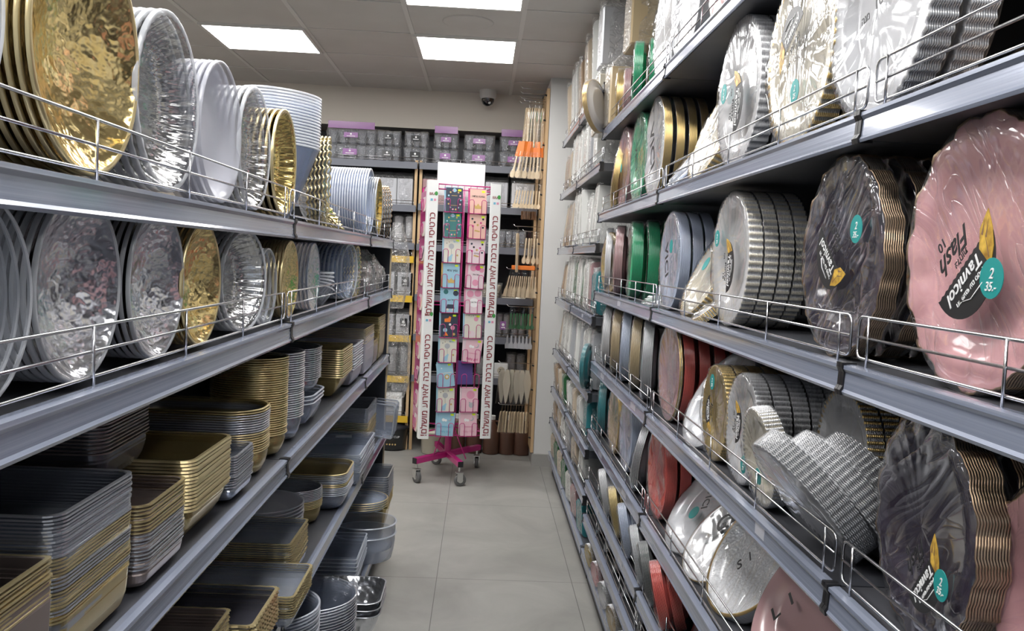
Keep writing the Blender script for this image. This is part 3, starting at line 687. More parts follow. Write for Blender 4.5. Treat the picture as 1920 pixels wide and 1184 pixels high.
far = [
 # shelf index, [(y, width, height, count, material, tilt, words)]
 (6, [(5.75, .20, .33, 7, 'w_tan', -6, 'peach plate bag at the far end'), (5.52, .20, .36, 7, 'w_white', -3, 'white plate bag beside the peach one'), (5.30, .20, .36, 7, 'w_white', -4, 'middle white plate bag'), (5.08, .20, .34, 7, 'w_brown', -4, 'brown and white plate bag'), (4.78, .22, .38, 8, 'w_tan', -4, 'tan-edged big plate bag'), (4.50, .22, .40, 8, 'w_white', -4, 'wide white plate bag'), (4.22, .22, .40, 8, 'w_white', -4, 'white plate bag nearest the green plates')]),
 (5, [(5.78, .18, .22, 8, 'w_brown', 4, 'woven brown plate bag'), (5.60, .18, .24, 6, 'w_tan', 4, 'tan plate bag'), (5.42, .2, .30, 7, 'w_white', 3, 'tall white tray bag'), (5.22, .2, .31, 7, 'w_white', 3, 'second tall white tray bag'), (5.0, .2, .31, 7, 'w_white', 3, 'third tall white tray bag'), (4.72, .2, .27, 6, 'w_white', 0, 'upright white cup sleeve bag'), (4.52, .2, .27, 6, 'w_grey', 0, 'grey-white sleeve bag'), (4.3, .2, .27, 6, 'w_white', 0, 'nearest white sleeve bag')]),
 (4, [(5.80, .16, .25, 6, 'w_tan', 10, 'leaning tan straw bag'), (5.66, .16, .25, 6, 'w_brown', 10, 'leaning brown straw bag'), (5.52, .16, .26, 6, 'w_brown', 8, 'second leaning brown bag'), (5.36, .16, .26, 6, 'w_tan', 6, 'tan bag by the white ones'), (5.12, .18, .29, 6, 'w_white', 3, 'tall white box bag'), (4.92, .18, .28, 6, 'w_white', 0, 'square white tray bag'), (4.72, .18, .29, 6, 'w_white', -2, 'white tray bag in the middle'), (4.5, .18, .24, 6, 'w_white', 8, 'low leaning white bag'), (4.24, .18, .27, 6, 'w_white', 5, 'white bag nearest the green packs')]),
 (3, [(5.76, .16, .22, 7, 'w_brown', 10, 'brown wood-tone bag'), (5.58, .16, .22, 6, 'w_tan', 8, 'tan wood-tone bag'), (5.36, .17, .25, 7, 'w_white', 5, 'white spoon bag'), (5.14, .17, .25, 6, 'w_white', 3, 'white fork bag'), (4.96, .17, .24, 5, 'w_forest', 5, 'dark green and white bag'), (4.78, .17, .25, 6, 'w_white', 4, 'white knife bag'), (4.58, .17, .24, 4, 'w_forest', 8, 'thin dark green bag'), (4.40, .17, .24, 6, 'w_white', 0, 'square white bag'), (4.24, .17, .24, 4, 'p_rose', 0, 'thin rose bag'), (4.08, .17, .20, 6, 'p_teal', 0, 'teal bag')]),
 (2, [(5.74, .16, .24, 6, 'w_tan', 10, 'clear and tan bag'), (5.50, .16, .27, 7, 'w_white', 6, 'white plate bag'), (5.26, .16, .27, 7, 'w_white', 6, 'second white plate bag'), (5.0, .17, .26, 7, 'w_grey', 4, 'grey-edged plate bag'), (4.76, .17, .26, 7, 'w_white', 4, 'white round-plate bag'), (4.52, .17, .26, 7, 'w_grey', 2, 'pearl grey tray bag'), (4.30, .17, .26, 7, 'w_white', 2, 'plain white tray bag'), (4.08, .17, .26, 6, 'w_grey', 2, 'pale grey tray bag')]),
 (1, [(5.72, .16, .18, 7, 'w_brown', -12, 'brown paper goods bag'), (5.46, .16, .18, 6, 'w_tan', -10, 'folded tan bag'), (5.2, .16, .18, 6, 'w_forest', -8, 'white and green bag'), (4.95, .16, .17, 6, 'w_white', -6, 'low white bag'), (4.68, .16, .17, 6, 'w_tan', -4, 'low tan bag'), (4.42, .16, .17, 6, 'w_white', -4, 'low pale bag'), (4.15, .16, .19, 6, 'p_teal', 0, 'low teal bag')]),
 (0, [(5.7, .15, .15, 6, 'w_brown', -8, 'small brown bag'), (5.42, .15, .15, 6, 'w_tan', -6, 'small tan bag'), (5.14, .15, .15, 6, 'w_white', -6, 'small white bag'), (4.86, .15, .15, 6, 'w_grey', -4, 'small grey bag'), (4.55, .15, .15, 6, 'w_tan', -4, 'small beige bag'), (4.25, .15, .15, 6, 'w_white', 0, 'small pale bag')]),
]
names = {6: 'top', 5: 'second', 4: 'third', 3: 'fourth', 2: 'fifth', 1: 'sixth', 0: 'seventh'}
random.seed(3)
for si, items in far:
    for (y, w, h, n, mt, tl, txt) in items:
        upright_pack(.515, y, ZF_[si]+.004, w, min(h, .40), n+4, mt, f'{txt} on the {names[si]} shelf of the far bays', tilt=tl*.6, turn=random.uniform(-6, 6), pitch=.0125, r=.03 if si != 4 else .008)
for i, (y, mt, txt) in enumerate([(5.7, 'w_tan', 'beige bag with green print'), (5.45, 'w_forest', 'bright leafy green bag'), (5.2, 'w_tan', 'kraft bag'), (4.95, 'w_forest', 'dark green bag'), (4.68, 'w_white', 'plain white bag'), (4.4, 'p_rose', 'rose bag'), (4.12, 'p_teal', 'teal bag')]):
    upright_pack(.51, y, .155, .15, .155, 9, mt, f'{txt} on the base shelf of the far bays', tilt=-4, turn=8, pitch=.013)
# tall clear gift-wrapped boxes above the green plates, up to the ceiling
for (x, y, z, w, d, h, mt, txt) in [(.60, 4.10, Z1+.005, .24, .20, .30, 'p_cream', 'cream wrapped box with a white bow of film on the top right shelf'), (.62, 3.85, Z1+.005, .24, .18, .28, 'p_tan', 'brown wrapped box with a pointed label behind the green plates'), (.60, 4.12, Z1+.31, .22, .16, .30, 'p_silver', 'clear shiny wrapped box on top of the cream one, near the ceiling'), (.66, 3.70, Z1+.30, .22, .2, .25, 'p_tan', 'olive brown wrapped box on top of the pointed-label box'), (.545, 4.32, ZF_[6]+.18, .07, .10, .24, 'p_white', 'small white paper cone box left of the wrapped boxes')]:
    if 'cone' in txt: continue
    t_ = thing('wrapped_box', txt, 'wrapped box', T(x, y, z+.002))
    g = G().bbox(-w/2, w/2, -d/2, d/2, 0, h*.86, .006); ob('box', g.mesh('box', [mt]), t_)
    g = G(); nu, nv = 32, 9
    for v_ in range(nv):
        f_ = v_/(nv-1); H = h*.9*min(1, f_*1.12) if v_ < nv-1 else h*1.1
        for u_ in range(nu):
            a = 2*pi*u_/nu; ca, sa = cos(a), sin(a); k_ = (abs(ca)**6+abs(sa)**6)**(-1/6)
            nn = noise.noise(Vector((ca*3+y*5, sa*3, f_*5))); s_ = 1.03+.05*nn
            if v_ == nv-1: s_ *= .5
            g.v.append((w/2*ca*k_*s_, d/2*sa*k_*s_, H+.02*nn*f_))
    for v_ in range(nv-1):
        for u_ in range(nu):
            j = (u_+1) % nu; g.f.append([v_*nu+u_, v_*nu+j, (v_+1)*nu+j, (v_+1)*nu+u_]); g.m.append(0); g.sm.append(False)
    ob('film_wrap', g.mesh('film_wrap', ['film_hard']), t_)

# ------------------------------------------------------------ left shelves: dishes on edge, facing the aisle
def dish_mesh(kind, body, rim, R_, d):
    key = ('dish', kind, body, rim, round(R_, 3), d)
    if key in _pc: return _pc[key]
    seg = 72; mod = None
    if kind == 'bowl':
        prof = [(.001, -d), (.30, -d), (.56, -.96*d), (.70, -.84*d), (.80, -.62*d), (.88, -.34*d), (.935, -.10*d), (.955, -.03*d), (.985, 0), (1.0, -.001), (1.004, -.006)]
    elif kind == 'platter':
        prof = [(.001, -d)]+[(.1*q, -d*(1-(.1*q)**2)-.0005) for q in range(1, 10)]+[(.955, -.055*d), (.975, 0), (1.0, -.001), (1.004, -.005)]
    elif kind == 'ribs':
        prof = [(.001, -d), (.50, -d), (.66, -.93*d), (.76, -.72*d), (.84, -.42*d), (.90, -.16*d), (.93, -.03*d), (.985, 0), (1.0, -.001), (1.004, -.006)]
        seg = 144
        def mod(a, i, r, z):
            w = (0, 0, .5, 1, 1, 1, .6, .2, 0, 0)[i]; return r+.0016*w*cos(36*a), z
    elif kind == 'wave':
        prof = [(.001, -d), (.40, -d), (.60, -.93*d), (.74, -.72*d), (.86, -.42*d), (.94, -.12*d), (.985, 0), (1.0, -.001), (1.002, -.004)]
        seg = 180
        def mod(a, i, r, z):
            w = min(1, i/6); return r+.0035*w*cos(30*a), z+.0025*w*cos(30*a+1)
    prof = [(r*R_, z) for r, z in prof]
    g = G(); n = len(prof)-1
    g.rev(prof, seg, 0, mod, [0]*(n-3)+[1]*3)
    me = g.mesh('dish', [body, rim]); _pc[key] = me; return me
def dishes(y, z, R_, kind, body, rim, n, pitch, label, group, d=.035, x=-.432, lean=0, yaw=0, name='serving_dish', cat='dish', back=None, spin=37):
    me = dish_mesh(kind, body, rim, R_, d)
    fm = FACE[1] @ RY(yaw) @ RX(-lean)
    for k in range(n):
        m4 = T(x, y, z) @ fm @ T(0, 0, -k*pitch) @ T(0, R_+.006, 0) @ RZ(k*spin)
        # origin at the lowest point of the rim
        o = ob(name, me, None, m4)
        tag(o, label if k == 0 else label.replace(', front of its row', '')+f', {nth(k+1)} in its nest', cat, group)
ZA, ZB = 1.487, 1.261
dishes(1.000, ZA, .134, 'platter', 'g_hammer', 't_rimG', 8, .011, 'large gold hammered round platter, front of its row', 'gold hammered platters on the top left shelf', d=.050)
dishes(.70, ZA, .124, 'bowl', 'c_clear', 'c_rim', 4, .012, 'clear platter at the photo edge left of the gold platters', 'clear platters by the photo edge')
dishes(1.245, ZA, .121, 'ribs', 'c_line', 'c_rim', 8, .013, 'clear ribbed round bowl beside the gold platters', 'clear ribbed bowls on the top left shelf', d=.045)
dishes(1.488, ZA, .114, 'bowl', 'c_frost', 'c_frost', 6, .011, 'frosted white-lilac round bowl with fine radial scratches', 'frosted bowls on the top left shelf', d=.030)
dishes(1.705, ZA, .114, 'ribs', 'c_line', 'c_rim', 6, .012, 'silver-lined clear bowl between frosted and gold bowls', 'silver-lined bowls on the top left shelf', d=.040)
dishes(1.955, ZA, .114, 'ribs', 'g_line', 't_rimG', 10, .013, 'gold foil ridged bowl left of the top shelf joint', 'gold ridged bowls on the top left shelf', d=.045)
dishes(2.50, ZA, .120, 'wave', 'c_line', 't_rimG', 6, .010, 'pleated silver and gold dish with a zigzag rim', 'pleated dishes on the top left shelf', d=.030, yaw=8)
dishes(2.80, ZA, .085, 'wave', 'g_line', 't_rimG', 5, .006, 'small pleated gold dish leaning low on the top left shelf', 'small gold pleated dishes', d=.018, lean=38)
dishes(3.42, ZA, .124, 'bowl', 'c_blue', 'c_rim', 20, .0095, 'bluish clear dish at the front of the long top-shelf row', 'long row of bluish clear dishes', d=.03)
dishes(3.70, ZA, .120, 'bowl', 'g_line', 'c_rim', 7, .009, 'pale gold dish beyond the long bluish row', 'pale gold dishes near the far top end', d=.03)
dishes(3.98, ZA, .112, 'wave', 'p_dotted', 'r_bronze', 12, .011, 'textured silver-rose pleated dish at the far top left end', 'textured silver-rose dishes', d=.02, yaw=18)
# tall tapering stack of blue bowls standing upright behind the gold ones
def cone_mesh(key, r0, r1, h, body, rim, wav=0, seg=72):
    k = ('cone', key)
    if k in _pc: return _pc[k]
    prof = [(.001, 0), (r0*.94, 0), (r0, h*.06), (r0+(r1-r0)*.5, h*.5), (r1*.985, h*.97), (r1, h), (r1*1.02, h-.001), (r1*1.02, h-.005)]
    def mod(a, i, r, z):
        if wav and i >= 2: r = r+wav*cos(30*a)*(i/7)
        return r, z
    g = G(); g.rev(prof, seg if not wav else 180, 0, mod, [0]*4+[1]*3); _pc[k] = g.mesh('bowl', [body, rim]); return _pc[k]
me = cone_mesh('bluecup', .040, .100, .20, 'c_blue', 'c_rim')
for k in range(18):
    o = ob('cup_bowl', me, None, T(-.545, 2.33, ZA+.004+k*.0075) @ RY(4) @ RZ(k*20))
    tag(o, 'topmost of the tall blue-clear cone bowls rising above the gold ones' if k == 17 else f'blue-clear cone bowl in the tall stack behind gold bowls, {nth(18-k)} from the top', 'bowl', 'tall stack of blue-clear cone bowls')
# second shelf
dishes(.78, ZB, .098, 'bowl', 'c_clear', 'c_rim', 4, .012, 'clear dish cut by the left photo edge on the second shelf', 'clear dishes at the photo edge')
dishes(.985, ZB, .104, 'platter', 'c_hammer', 'c_rim', 9, .010, 'large silver hammered platter, nearest one on the second left shelf', 'silver hammered platters, nearer row', d=.046)
dishes(1.216, ZB, .102, 'platter', 'c_hammer', 'c_rim', 9, .010, 'silver hammered platter right of the nearest silver row', 'silver hammered platters, farther row', d=.044)
dishes(1.405, ZB, .096, 'platter', 'g_hammer', 't_rimG', 7, .010, 'gold hammered platter on the second left shelf', 'gold hammered platters on the second shelf', d=.040)
dishes(1.655, ZB, .094, 'ribs', 'c_line', 'c_rim', 10, .012, 'clear deep ribbed bowl right of the second-shelf gold platters', 'clear ribbed bowls on the second shelf', d=.05, yaw=-10)
dishes(1.83, ZB, .078, 'bowl', 'c_clear', 'c_rim', 5, .012, 'small clear bowl beside the gold dimpled dishes', 'small clear bowls on the second shelf', d=.035)
dishes(2.04, ZB, .088, 'platter', 'g_hammer', 't_rimG', 9, .008, 'gold dimpled dish left of the second shelf joint', 'gold dimpled dishes on the second shelf', d=.018)
dishes(2.32, ZB, .088, 'platter', 'c_hammer', 'c_blue', 6, .010, 'silver-blue dimpled dish just right of the second shelf joint', 'silver-blue dimpled dishes', d=.018)
dishes(2.95, ZB, .092, 'ribs', 'c_blue', 'c_rim', 10, .014, 'blue-clear deep bowl leaning in the middle of the second shelf', 'blue-clear deep bowls', d=.06, yaw=-8)
dishes(3.12, ZB, .088, 'wave', 'c_line', 't_rimG', 5, .010, 'pleated silver-gold dish on the second left shelf', 'pleated dishes on the second shelf', d=.02)
me = cone_mesh('salad', .045, .075, .05, 'c_clear', 'c_rim')
for k in range(5):
    tag(ob('salad_bowl', me, None, T(-.50, 2.58, ZB+.004+k*.012) @ RX(-16+4*k)), 'topmost small smoky clear bowl of the tilted nest' if k == 4 else f'small smoky clear bowl in the tilted nest, {nth(5-k)} from the top', 'bowl', 'tilted nest of small clear bowls')
# crumpled bags at the end of shelf two and hanging from the end panel
def blob_bag(name, cx, cy, z, w, d, h, mat, label, cat='bag', inner=None, seed=0, group=None):
    t_ = thing(name, label, cat, T(cx, cy, z), group=group); g = G(); nu, nv = 26, 12
    for v_ in range(nv):
        f_ = v_/(nv-1); s0 = (.75+.4*sin(pi*min(1, f_*1.1)))*(1 if f_ < .75 else 1-1.6*(f_-.75))
        for u_ in range(nu):
            a = 2*pi*u_/nu; ca, sa = cos(a), sin(a); k_ = (abs(ca)**3+abs(sa)**3)**(-1/3)
            nn = noise.noise(Vector((ca*1.7+seed*3, sa*1.7, f_*4))); n2 = noise.noise(Vector((ca*5+seed, sa*5, f_*11)))
            s_ = s0*(1+.22*nn+.12*n2); g.v.append((w/2*ca*k_*s_, d/2*sa*k_*s_, h*f_+.008*n2))
    for v_ in range(nv-1):
        for u_ in range(nu):
            j = (u_+1) % nu; g.f.append([v_*nu+u_, v_*nu+j, (v_+1)*nu+j, (v_+1)*nu+u_]); g.m.append(0); g.sm.append(False)
    g.f.append(list(range(nu-1, -1, -1))); g.m.append(0); g.sm.append(False)
    ob('film', g.mesh('bag_film', [mat]), t_)
    if inner:
        im, k_ = inner
        gg = G()
        for q in range(k_): gg.box(-w*.3, w*.3, -d*.36+q*d*.72/k_, -d*.36+(q+.7)*d*.72/k_, .002, h*.72)
        ob('contents', gg.mesh('bag_contents', [im]), t_)
    return t_
blob_bag('film_bag', -.50, 3.35, ZB+.006, .14, .16, .155, 'film_hard', 'crumpled clear bag with cream ware, second left shelf', inner=('p_cream', 4), seed=1)
blob_bag('film_bag', -.49, 3.58, ZB+.006, .14, .16, .17, 'film_hard', 'crumpled clear bag with greyish-pink ware near the far end', inner=('p_rose', 3), seed=2)
blob_bag('film_bag', -.49, 3.79, ZB+.006, .12, .14, .15, 'film_hard', 'small crumpled clear bag with pale ware near the far end', inner=('p_pearl', 4), seed=3)
blob_bag('film_bag', -.49, 3.98, ZB+.006, .11, .12, .12, 'film_hard', 'last low crumpled bag before the shelf end', inner=('p_cream', 3), seed=4)
blob_bag('hanging_film_bag', -.405, 4.24, 1.17, .10, .12, .40, 'film_hard', 'crumpled clear bag hanging high on the left row end panel', seed=5)
blob_bag('hanging_film_bag', -.395, 4.26, .74, .13, .13, .40, 'film_hard', 'crumpled clear bag hanging low on the left row end panel', seed=6)

# ------------------------------------------------------------ left shelves: open trays and tubs in stacks
def tray_mesh(kind, w, d, h, taper, rc, body, rim, bead=0):
    """open container, opening up; w along x, d along y; rc = corner radius (rc>=w/2 for a round one)"""
    key = ('tray', kind, w, d, h, taper, rc, body, rim, bead)
    if key in _pc: return _pc[key]
    def ring(z, e, extra=0):
        hw, hd = w/2-e, d/2-e; r_ = max(.004, min(rc-e*.5, hw-.0005, hd-.0005)); pts = []
        nc = 14 if rc > .08 else 7; ns = 10 if bead and rc < .08 else 1
        cs = [(hw-r_, hd-r_, 0), (-hw+r_, hd-r_, 90), (-hw+r_, -hd+r_, 180), (hw-r_, -hd+r_, 270)]
        for i, (cx, cy, a0) in enumerate(cs):
            arc = [(cx+r_*cos(R(a0+90*q/nc)), cy+r_*sin(R(a0+90*q/nc))) for q in range(nc+1)]
            pts += arc
            nx = cs[(i+1) % 4]; end = arc[-1]; st = (nx[0]+r_*cos(R(nx[2])), nx[1]+r_*sin(R(nx[2])))
            for q in range(1, ns*2): pts.append((end[0]+(st[0]-end[0])*q/(ns*2), end[1]+(st[1]-end[1])*q/(ns*2)))
        if extra:
            pts = [(p[0]*(1+extra*(i % 2)), p[1]*(1+extra*(i % 2))) for i, p in enumerate(pts)]
        return [(p[0], p[1], z) for p in pts]
    e = taper
    rows = [ring(0, e+.012), ring(.004, e+.003), ring(h*.35, e*.66), ring(h*.7, e*.32), ring(h-.001, .0065), ring(h, .005), ring(h, 0, bead), ring(h-.002, 0, bead)]
    if kind == 'lip': rows[7] = ring(h-.0035, -.0015, bead)
    n = len(rows[0]); g = G()
    for r_ in rows: g.v += r_
    for i in range(len(rows)-1):
        for k in range(n):
            j = (k+1) % n; g.f.append([i*n+k, i*n+j, (i+1)*n+j, (i+1)*n+k]); g.m.append(1 if i >= 5 else 0); g.sm.append(rc > .03)
    g.f.append(list(range(n-1, -1, -1))); g.m.append(0); g.sm.append(False)
    me = g.mesh('tray', [body, rim]); _pc[key] = me; return me
def stack(x, y0, y1, z0, z1, w, label, group, body='t_silver', rim='t_rimS', h=.06, pitch=.006, rc=.02, taper=.014, bead=0, kind='flat', yaw=0, name='food_tray', cat='tray', bands=None, top=None, jit=.001, lean=0):
    """trays nested from z0 to z1; x is the aisle-side face, y0..y1 the extent along the shelf"""
    d = y1-y0; n = max(1, int((z1-z0-h)/pitch)+1); cy = (y0+y1)/2; cx = x-w/2
    for k in range(n):
        b_, r_ = body, rim
        if bands:
            for (f0, f1, bb, rr) in bands:
                if f0 <= k/max(1, n-1) <= f1: b_, r_ = bb, rr
        me = tray_mesh(kind, w, d, h, taper, rc, b_, r_, bead)
        o = ob(name, me, None, T(cx+random.uniform(-jit, jit), cy+random.uniform(-jit, jit), z0+.001+k*pitch) @ RZ(yaw+random.uniform(-.6, .6)) @ RX(lean))
        tag(o, 'topmost ' + label if k == n-1 else label + f', {nth(n-k)} from the top', cat, group)
ZC, ZD, ZE = .961, .603, .152
GT = dict(body='t_gold', rim='t_rimG'); BT = dict(body='t_brown', rim='t_rimG'); CT = dict(body='t_clear', rim='t_rimC'); LT = dict(body='t_lilac', rim='t_rimC')
stack(-.428, .60, .918, ZC, 1.10, .34, 'beige-gold box tray in the bottom left corner', 'beige-gold box trays', body='t_brown', rim='t_rimG', rc=.006, pitch=.0045, h=.09, taper=.004)
stack(-.428, .930, 1.140, ZC, 1.136, .34, 'tall silver and gold banded square tray', 'silver and gold square trays', rc=.022, pitch=.0040, h=.055, taper=.005, bands=[(.12, .30, 't_gold', 't_rimG'), (.42, .60, 't_gold', 't_rimG'), (0, .06, 't_gold', 't_rimG')])
stack(-.425, 1.165, 1.335, ZC, 1.078, .20, 'brown-silver square tray with golden edges', 'brown-silver square trays', body='t_brown', rim='t_rimS', rc=.02, pitch=.005, h=.03, taper=.006, bands=[(.55, 1, 't_brown', 't_rimG')])
stack(-.50, 1.20, 1.40, 1.084, 1.176, .24, 'smoky dark tray on top behind the brown-silver ones', 'smoky dark trays', body='t_dark', rim='t_brown', rc=.025, pitch=.005, h=.05, taper=.012, yaw=2)
stack(-.425, 1.355, 1.575, ZC, 1.095, .30, 'gold flared square tray', 'gold flared square trays', rc=.024, pitch=.0055, h=.055, taper=.022, kind='lip', **GT)
stack(-.425, 1.59, 1.735, ZC, 1.048, .26, 'low silver grey tray beside the gold flared ones', 'low silver grey trays', rc=.02, pitch=.0045, h=.03, taper=.008)
stack(-.428, 1.755, 1.925, ZC, 1.10, .30, 'rounded gold and clear banded tub', 'gold and clear banded tubs', body='t_silver', rim='t_rimS', rc=.07, pitch=.0048, h=.05, taper=.010, bands=[(0, .45, 't_gold', 't_rimG'), (.93, 1, 't_gold', 't_rimG')], name='food_tub', cat='tub')
stack(-.425, 1.935, 2.085, ZC, 1.185, .17, 'slim tall gold-brown cup tub', 'gold-brown cup tubs', body='t_gold', rim='t_rimG', rc=.075, pitch=.0050, h=.05, taper=.014, name='food_tub', cat='tub')
stack(-.425, 2.10, 2.27, ZC, 1.175, .18, 'slim tall silver cup tub', 'silver cup tubs', rc=.08, pitch=.0055, h=.06, taper=.014, kind='lip', name='food_tub', cat='tub')
stack(-.425, 2.30, 2.55, ZC, 1.042, .22, 'plain clear rounded tub under the zigzag bowls', 'clear rounded tubs', rc=.06, pitch=.010, h=.06, taper=.02, name='food_tub', cat='tub', **CT)
stack(-.430, 2.31, 2.54, 1.044, 1.165, .22, 'silver zigzag-rimmed bowl on the clear tubs', 'silver zigzag-rimmed bowls', rc=.10, pitch=.0055, h=.035, taper=.012, bead=.03, name='food_bowl', cat='bowl')
stack(-.422, 2.78, 3.02, ZC, 1.118, .24, 'gold tapering square cup tray', 'gold tapering square trays', rc=.018, pitch=.0070, h=.07, taper=.035, kind='lip', **GT)
stack(-.425, 3.06, 3.30, ZC, 1.11, .22, 'lilac clear square tray', 'lilac clear trays', rc=.01, pitch=.009, h=.06, taper=.012, kind='lip', **LT)
stack(-.425, 3.36, 3.63, ZC, 1.135, .24, 'gold-rimmed white box tray', 'gold-rimmed white box trays', body='t_lilac', rim='t_rimG', rc=.006, pitch=.006, h=.12, taper=.003)
stack(-.43, 3.68, 3.83, ZC, 1.06, .2, 'brown box tray near the far end', 'brown box trays', rc=.006, pitch=.006, h=.08, taper=.003, **BT)
stack(-.43, 3.86, 4.09, ZC, 1.15, .24, 'tall amber gold box tray at the far end', 'amber gold box trays', rc=.006, pitch=.006, h=.12, taper=.003, **GT)
# shelf four
stack(-.43, .95, 1.33, ZD, .76, .3, 'dark clear box tray near the viewer on the fourth shelf', 'dark clear box trays', rc=.01, pitch=.006, h=.06, **CT)
stack(-.425, 1.36, 1.585, ZD, .775, .30, 'brown-silver bead-rimmed tray at the bottom photo edge', 'brown bead-rimmed trays', rc=.012, pitch=.006, h=.05, taper=.006, body='t_brown', rim='t_rimG', bead=.012)
stack(-.400, 1.655, 1.86, ZD, .712, .32, 'smoky tray with golden beaded rim', 'smoky trays with golden beads', rc=.014, pitch=.009, h=.045, taper=.010, kind='lip', bead=.02, body='t_dark', rim='t_rimG')
stack(-.372, 1.885, 2.10, ZD, .680, .32, 'silver tray with a golden beaded edge, lower nest', 'gold-edged trays, nearer nest', rc=.016, pitch=.0055, h=.03, taper=.008, bead=.012, body='t_silver', rim='t_rimG')
stack(-.428, 2.115, 2.335, ZD, .716, .32, 'silver mesh-sided tray with a golden edge, taller nest', 'gold-edged trays, farther nest', rc=.014, pitch=.0055, h=.035, taper=.006, bead=.010, body='t_silver', rim='t_rimG')
stack(-.47, 2.35, 2.60, ZD, .722, .25, 'frosted round platter', 'frosted round platters on the fourth shelf', rc=.125, pitch=.010, h=.025, taper=.03, body='c_frost', rim='c_frost', name='food_platter', cat='platter')
stack(-.455, 2.61, 2.77, ZD, .712, .22, 'round silver and gold tub with a dark opening', 'round silver and gold tubs', rc=.08, pitch=.005, h=.05, taper=.012, bands=[(0, .4, 't_gold', 't_rimG')], name='food_tub', cat='tub')
stack(-.400, 2.785, 3.02, ZD, .722, .24, 'rounded clear tray with a gold band', 'rounded clear and gold trays', rc=.05, pitch=.0055, h=.05, taper=.018, bands=[(.35, .55, 't_gold', 't_rimG'), (.93, 1, 't_gold', 't_rimG')], **CT)
stack(-.395, 3.10, 3.52, ZD, .716, .30, 'wide silver grey rectangular tray', 'wide silver grey trays', rc=.012, pitch=.0055, h=.05, taper=.008, **CT)
stack(-.43, 3.56, 3.86, ZD, .80, .28, 'silver and gold striped box tray on the fourth shelf', 'striped box trays on the fourth shelf', rc=.012, pitch=.0055, h=.08, taper=.006, bands=[(0, .5, 't_gold', 't_rimG')])
for k, yy in enumerate((3.93, 4.00, 4.07)):
    me = tray_mesh('flat', .15, .12, .03, .01, .012, 't_clear', 't_rimC')
    tag(ob('food_tray', me, None, T(-.395, yy, .685) @ RZ(-28) @ RX(82) @ RZ(90)), 'clear blue tray on its side poking out past the far shelf end, ' + ('nearest', 'middle', 'farthest')[k] + ' of three', 'tray', 'clear trays on their side at the shelf end')
# base shelf
stack(-.365, 3.84, 4.10, ZE, .46, .36, 'big silver flared tub with a square opening', 'big silver flared tubs', rc=.02, pitch=.010, h=.16, taper=.035, name='food_tub', cat='tub', bands=[(0, .35, 't_gold', 't_rimG')])
stack(-.310, 3.56, 3.82, ZE, .352, .27, 'round clear blue tub on the base shelf', 'round clear blue tubs', rc=.135, pitch=.045, h=.11, taper=.014, kind='lip', name='food_tub', cat='tub', **CT)
stack(-.350, 3.58, 3.81, .356, .412, .24, 'clear round platter with golden rim on the blue tubs', 'golden-rimmed clear platters', rc=.115, pitch=.009, h=.02, taper=.02, body='t_clear', rim='t_rimG', bead=.01, name='food_platter', cat='platter')
stack(-.405, 3.18, 3.50, ZE, .325, .34, 'clear blue square tray on the base shelf', 'clear blue square trays', rc=.01, pitch=.014, h=.09, taper=.02, **CT)
stack(-.285, 2.86, 3.12, ZE, .285, .40, 'crinkled shiny silver tray jutting into the aisle', 'crinkled silver trays', rc=.05, pitch=.022, h=.08, taper=.03, body='foil', rim='t_rimS')
stack(-.335, 2.50, 2.80, ZE, .395, .31, 'large round ribbed silver bowl by the floor', 'large round ribbed bowls', rc=.152, pitch=.0085, h=.13, taper=.02, bead=.006, name='food_bowl', cat='bowl', body='t_clear', rim='t_rimS')
stack(-.385, 2.16, 2.43, ZE, .50, .27, 'round smoky bowl at the bottom edge of the photo', 'round smoky bowls', rc=.133, pitch=.0085, h=.10, taper=.02, name='food_bowl', cat='bowl', body='t_clear', rim='t_rimC')

for (x, y, z, w, txt) in [(-.60, .985, 1.1375, .10, 'small pale price card lying in the tall silver and gold tray'), (-.50, 3.40, .718, .06, 'small pale price card lying in the wide grey tray'), (-.60, 1.40, 1.098, .07, 'small pale price card on the gold flared tray edge')]:
    tag(ob('price_card', G().box(-w/2, w/2, -w*.35, w*.35, 0, .001).mesh('price_card', ['tag']), None, T(x, y, z) @ RZ(8)), txt, 'price card')

# ------------------------------------------------------------ rotating greeting card rack
for nm, c in {'k_navy': (.03, .04, .07), 'k_teal': (.03, .17, .17), 'k_cream': (.70, .69, .60), 'k_sky': (.32, .55, .68), 'k_blue': (.15, .42, .58), 'k_peach': (.75, .48, .40), 'k_pink': (.78, .52, .58), 'k_lpink': (.74, .62, .66), 'k_hot': (.62, .06, .25), 'k_purple': (.10, .06, .25), 'k_gold': (.55, .38, .12), 'k_brown': (.35, .16, .06), 'k_grey': (.42, .44, .46), 'k_rose': (.70, .30, .42)}.items():
    M[nm] = pbr(nm, c, .45, coat=.3)
RKX, RKY, RKA = -.172, 5.77, 12
RK = T(RKX, RKY, 0) @ RZ(RKA)
rack = thing('card_rack', 'tall magenta wheeled greeting card rack with white lettered edge strips', 'card rack', T(RKX, RKY, 0) @ RZ(RKA))
g = G()
g.cyl((0, 0, .14), .022, 1.68, 16); ob('pole', g.mesh('pole', ['magenta']), rack)
g = G()
for a in (-1, 1):
    for b in (-1, 1): g.tube([(a*.20, b*.20, .30), (a*.20, b*.20, 1.865)], .006, 6)
for zz in (.30, 1.12, 1.865, 1.835):
    g.tube([(-.2, -.2, zz), (.2, -.2, zz), (.2, .2, zz), (-.2, .2, zz)], .004, 6, closed=True)
for a in (-1, 1):
    g.tube([(0, 0, .32), (a*.2, -.2, .32)], .005, 5); g.tube([(0, 0, .32), (a*.2, .2, .32)], .005, 5)
for k in range(9): g.tube([(-.16+.04*k, -.2, 1.835), (-.16+.04*k, -.2, 1.865)], .002, 4)
for x in (-.004, .004): g.tube([(x, -.2, .3), (x, -.2, 1.84)], .0025, 4)
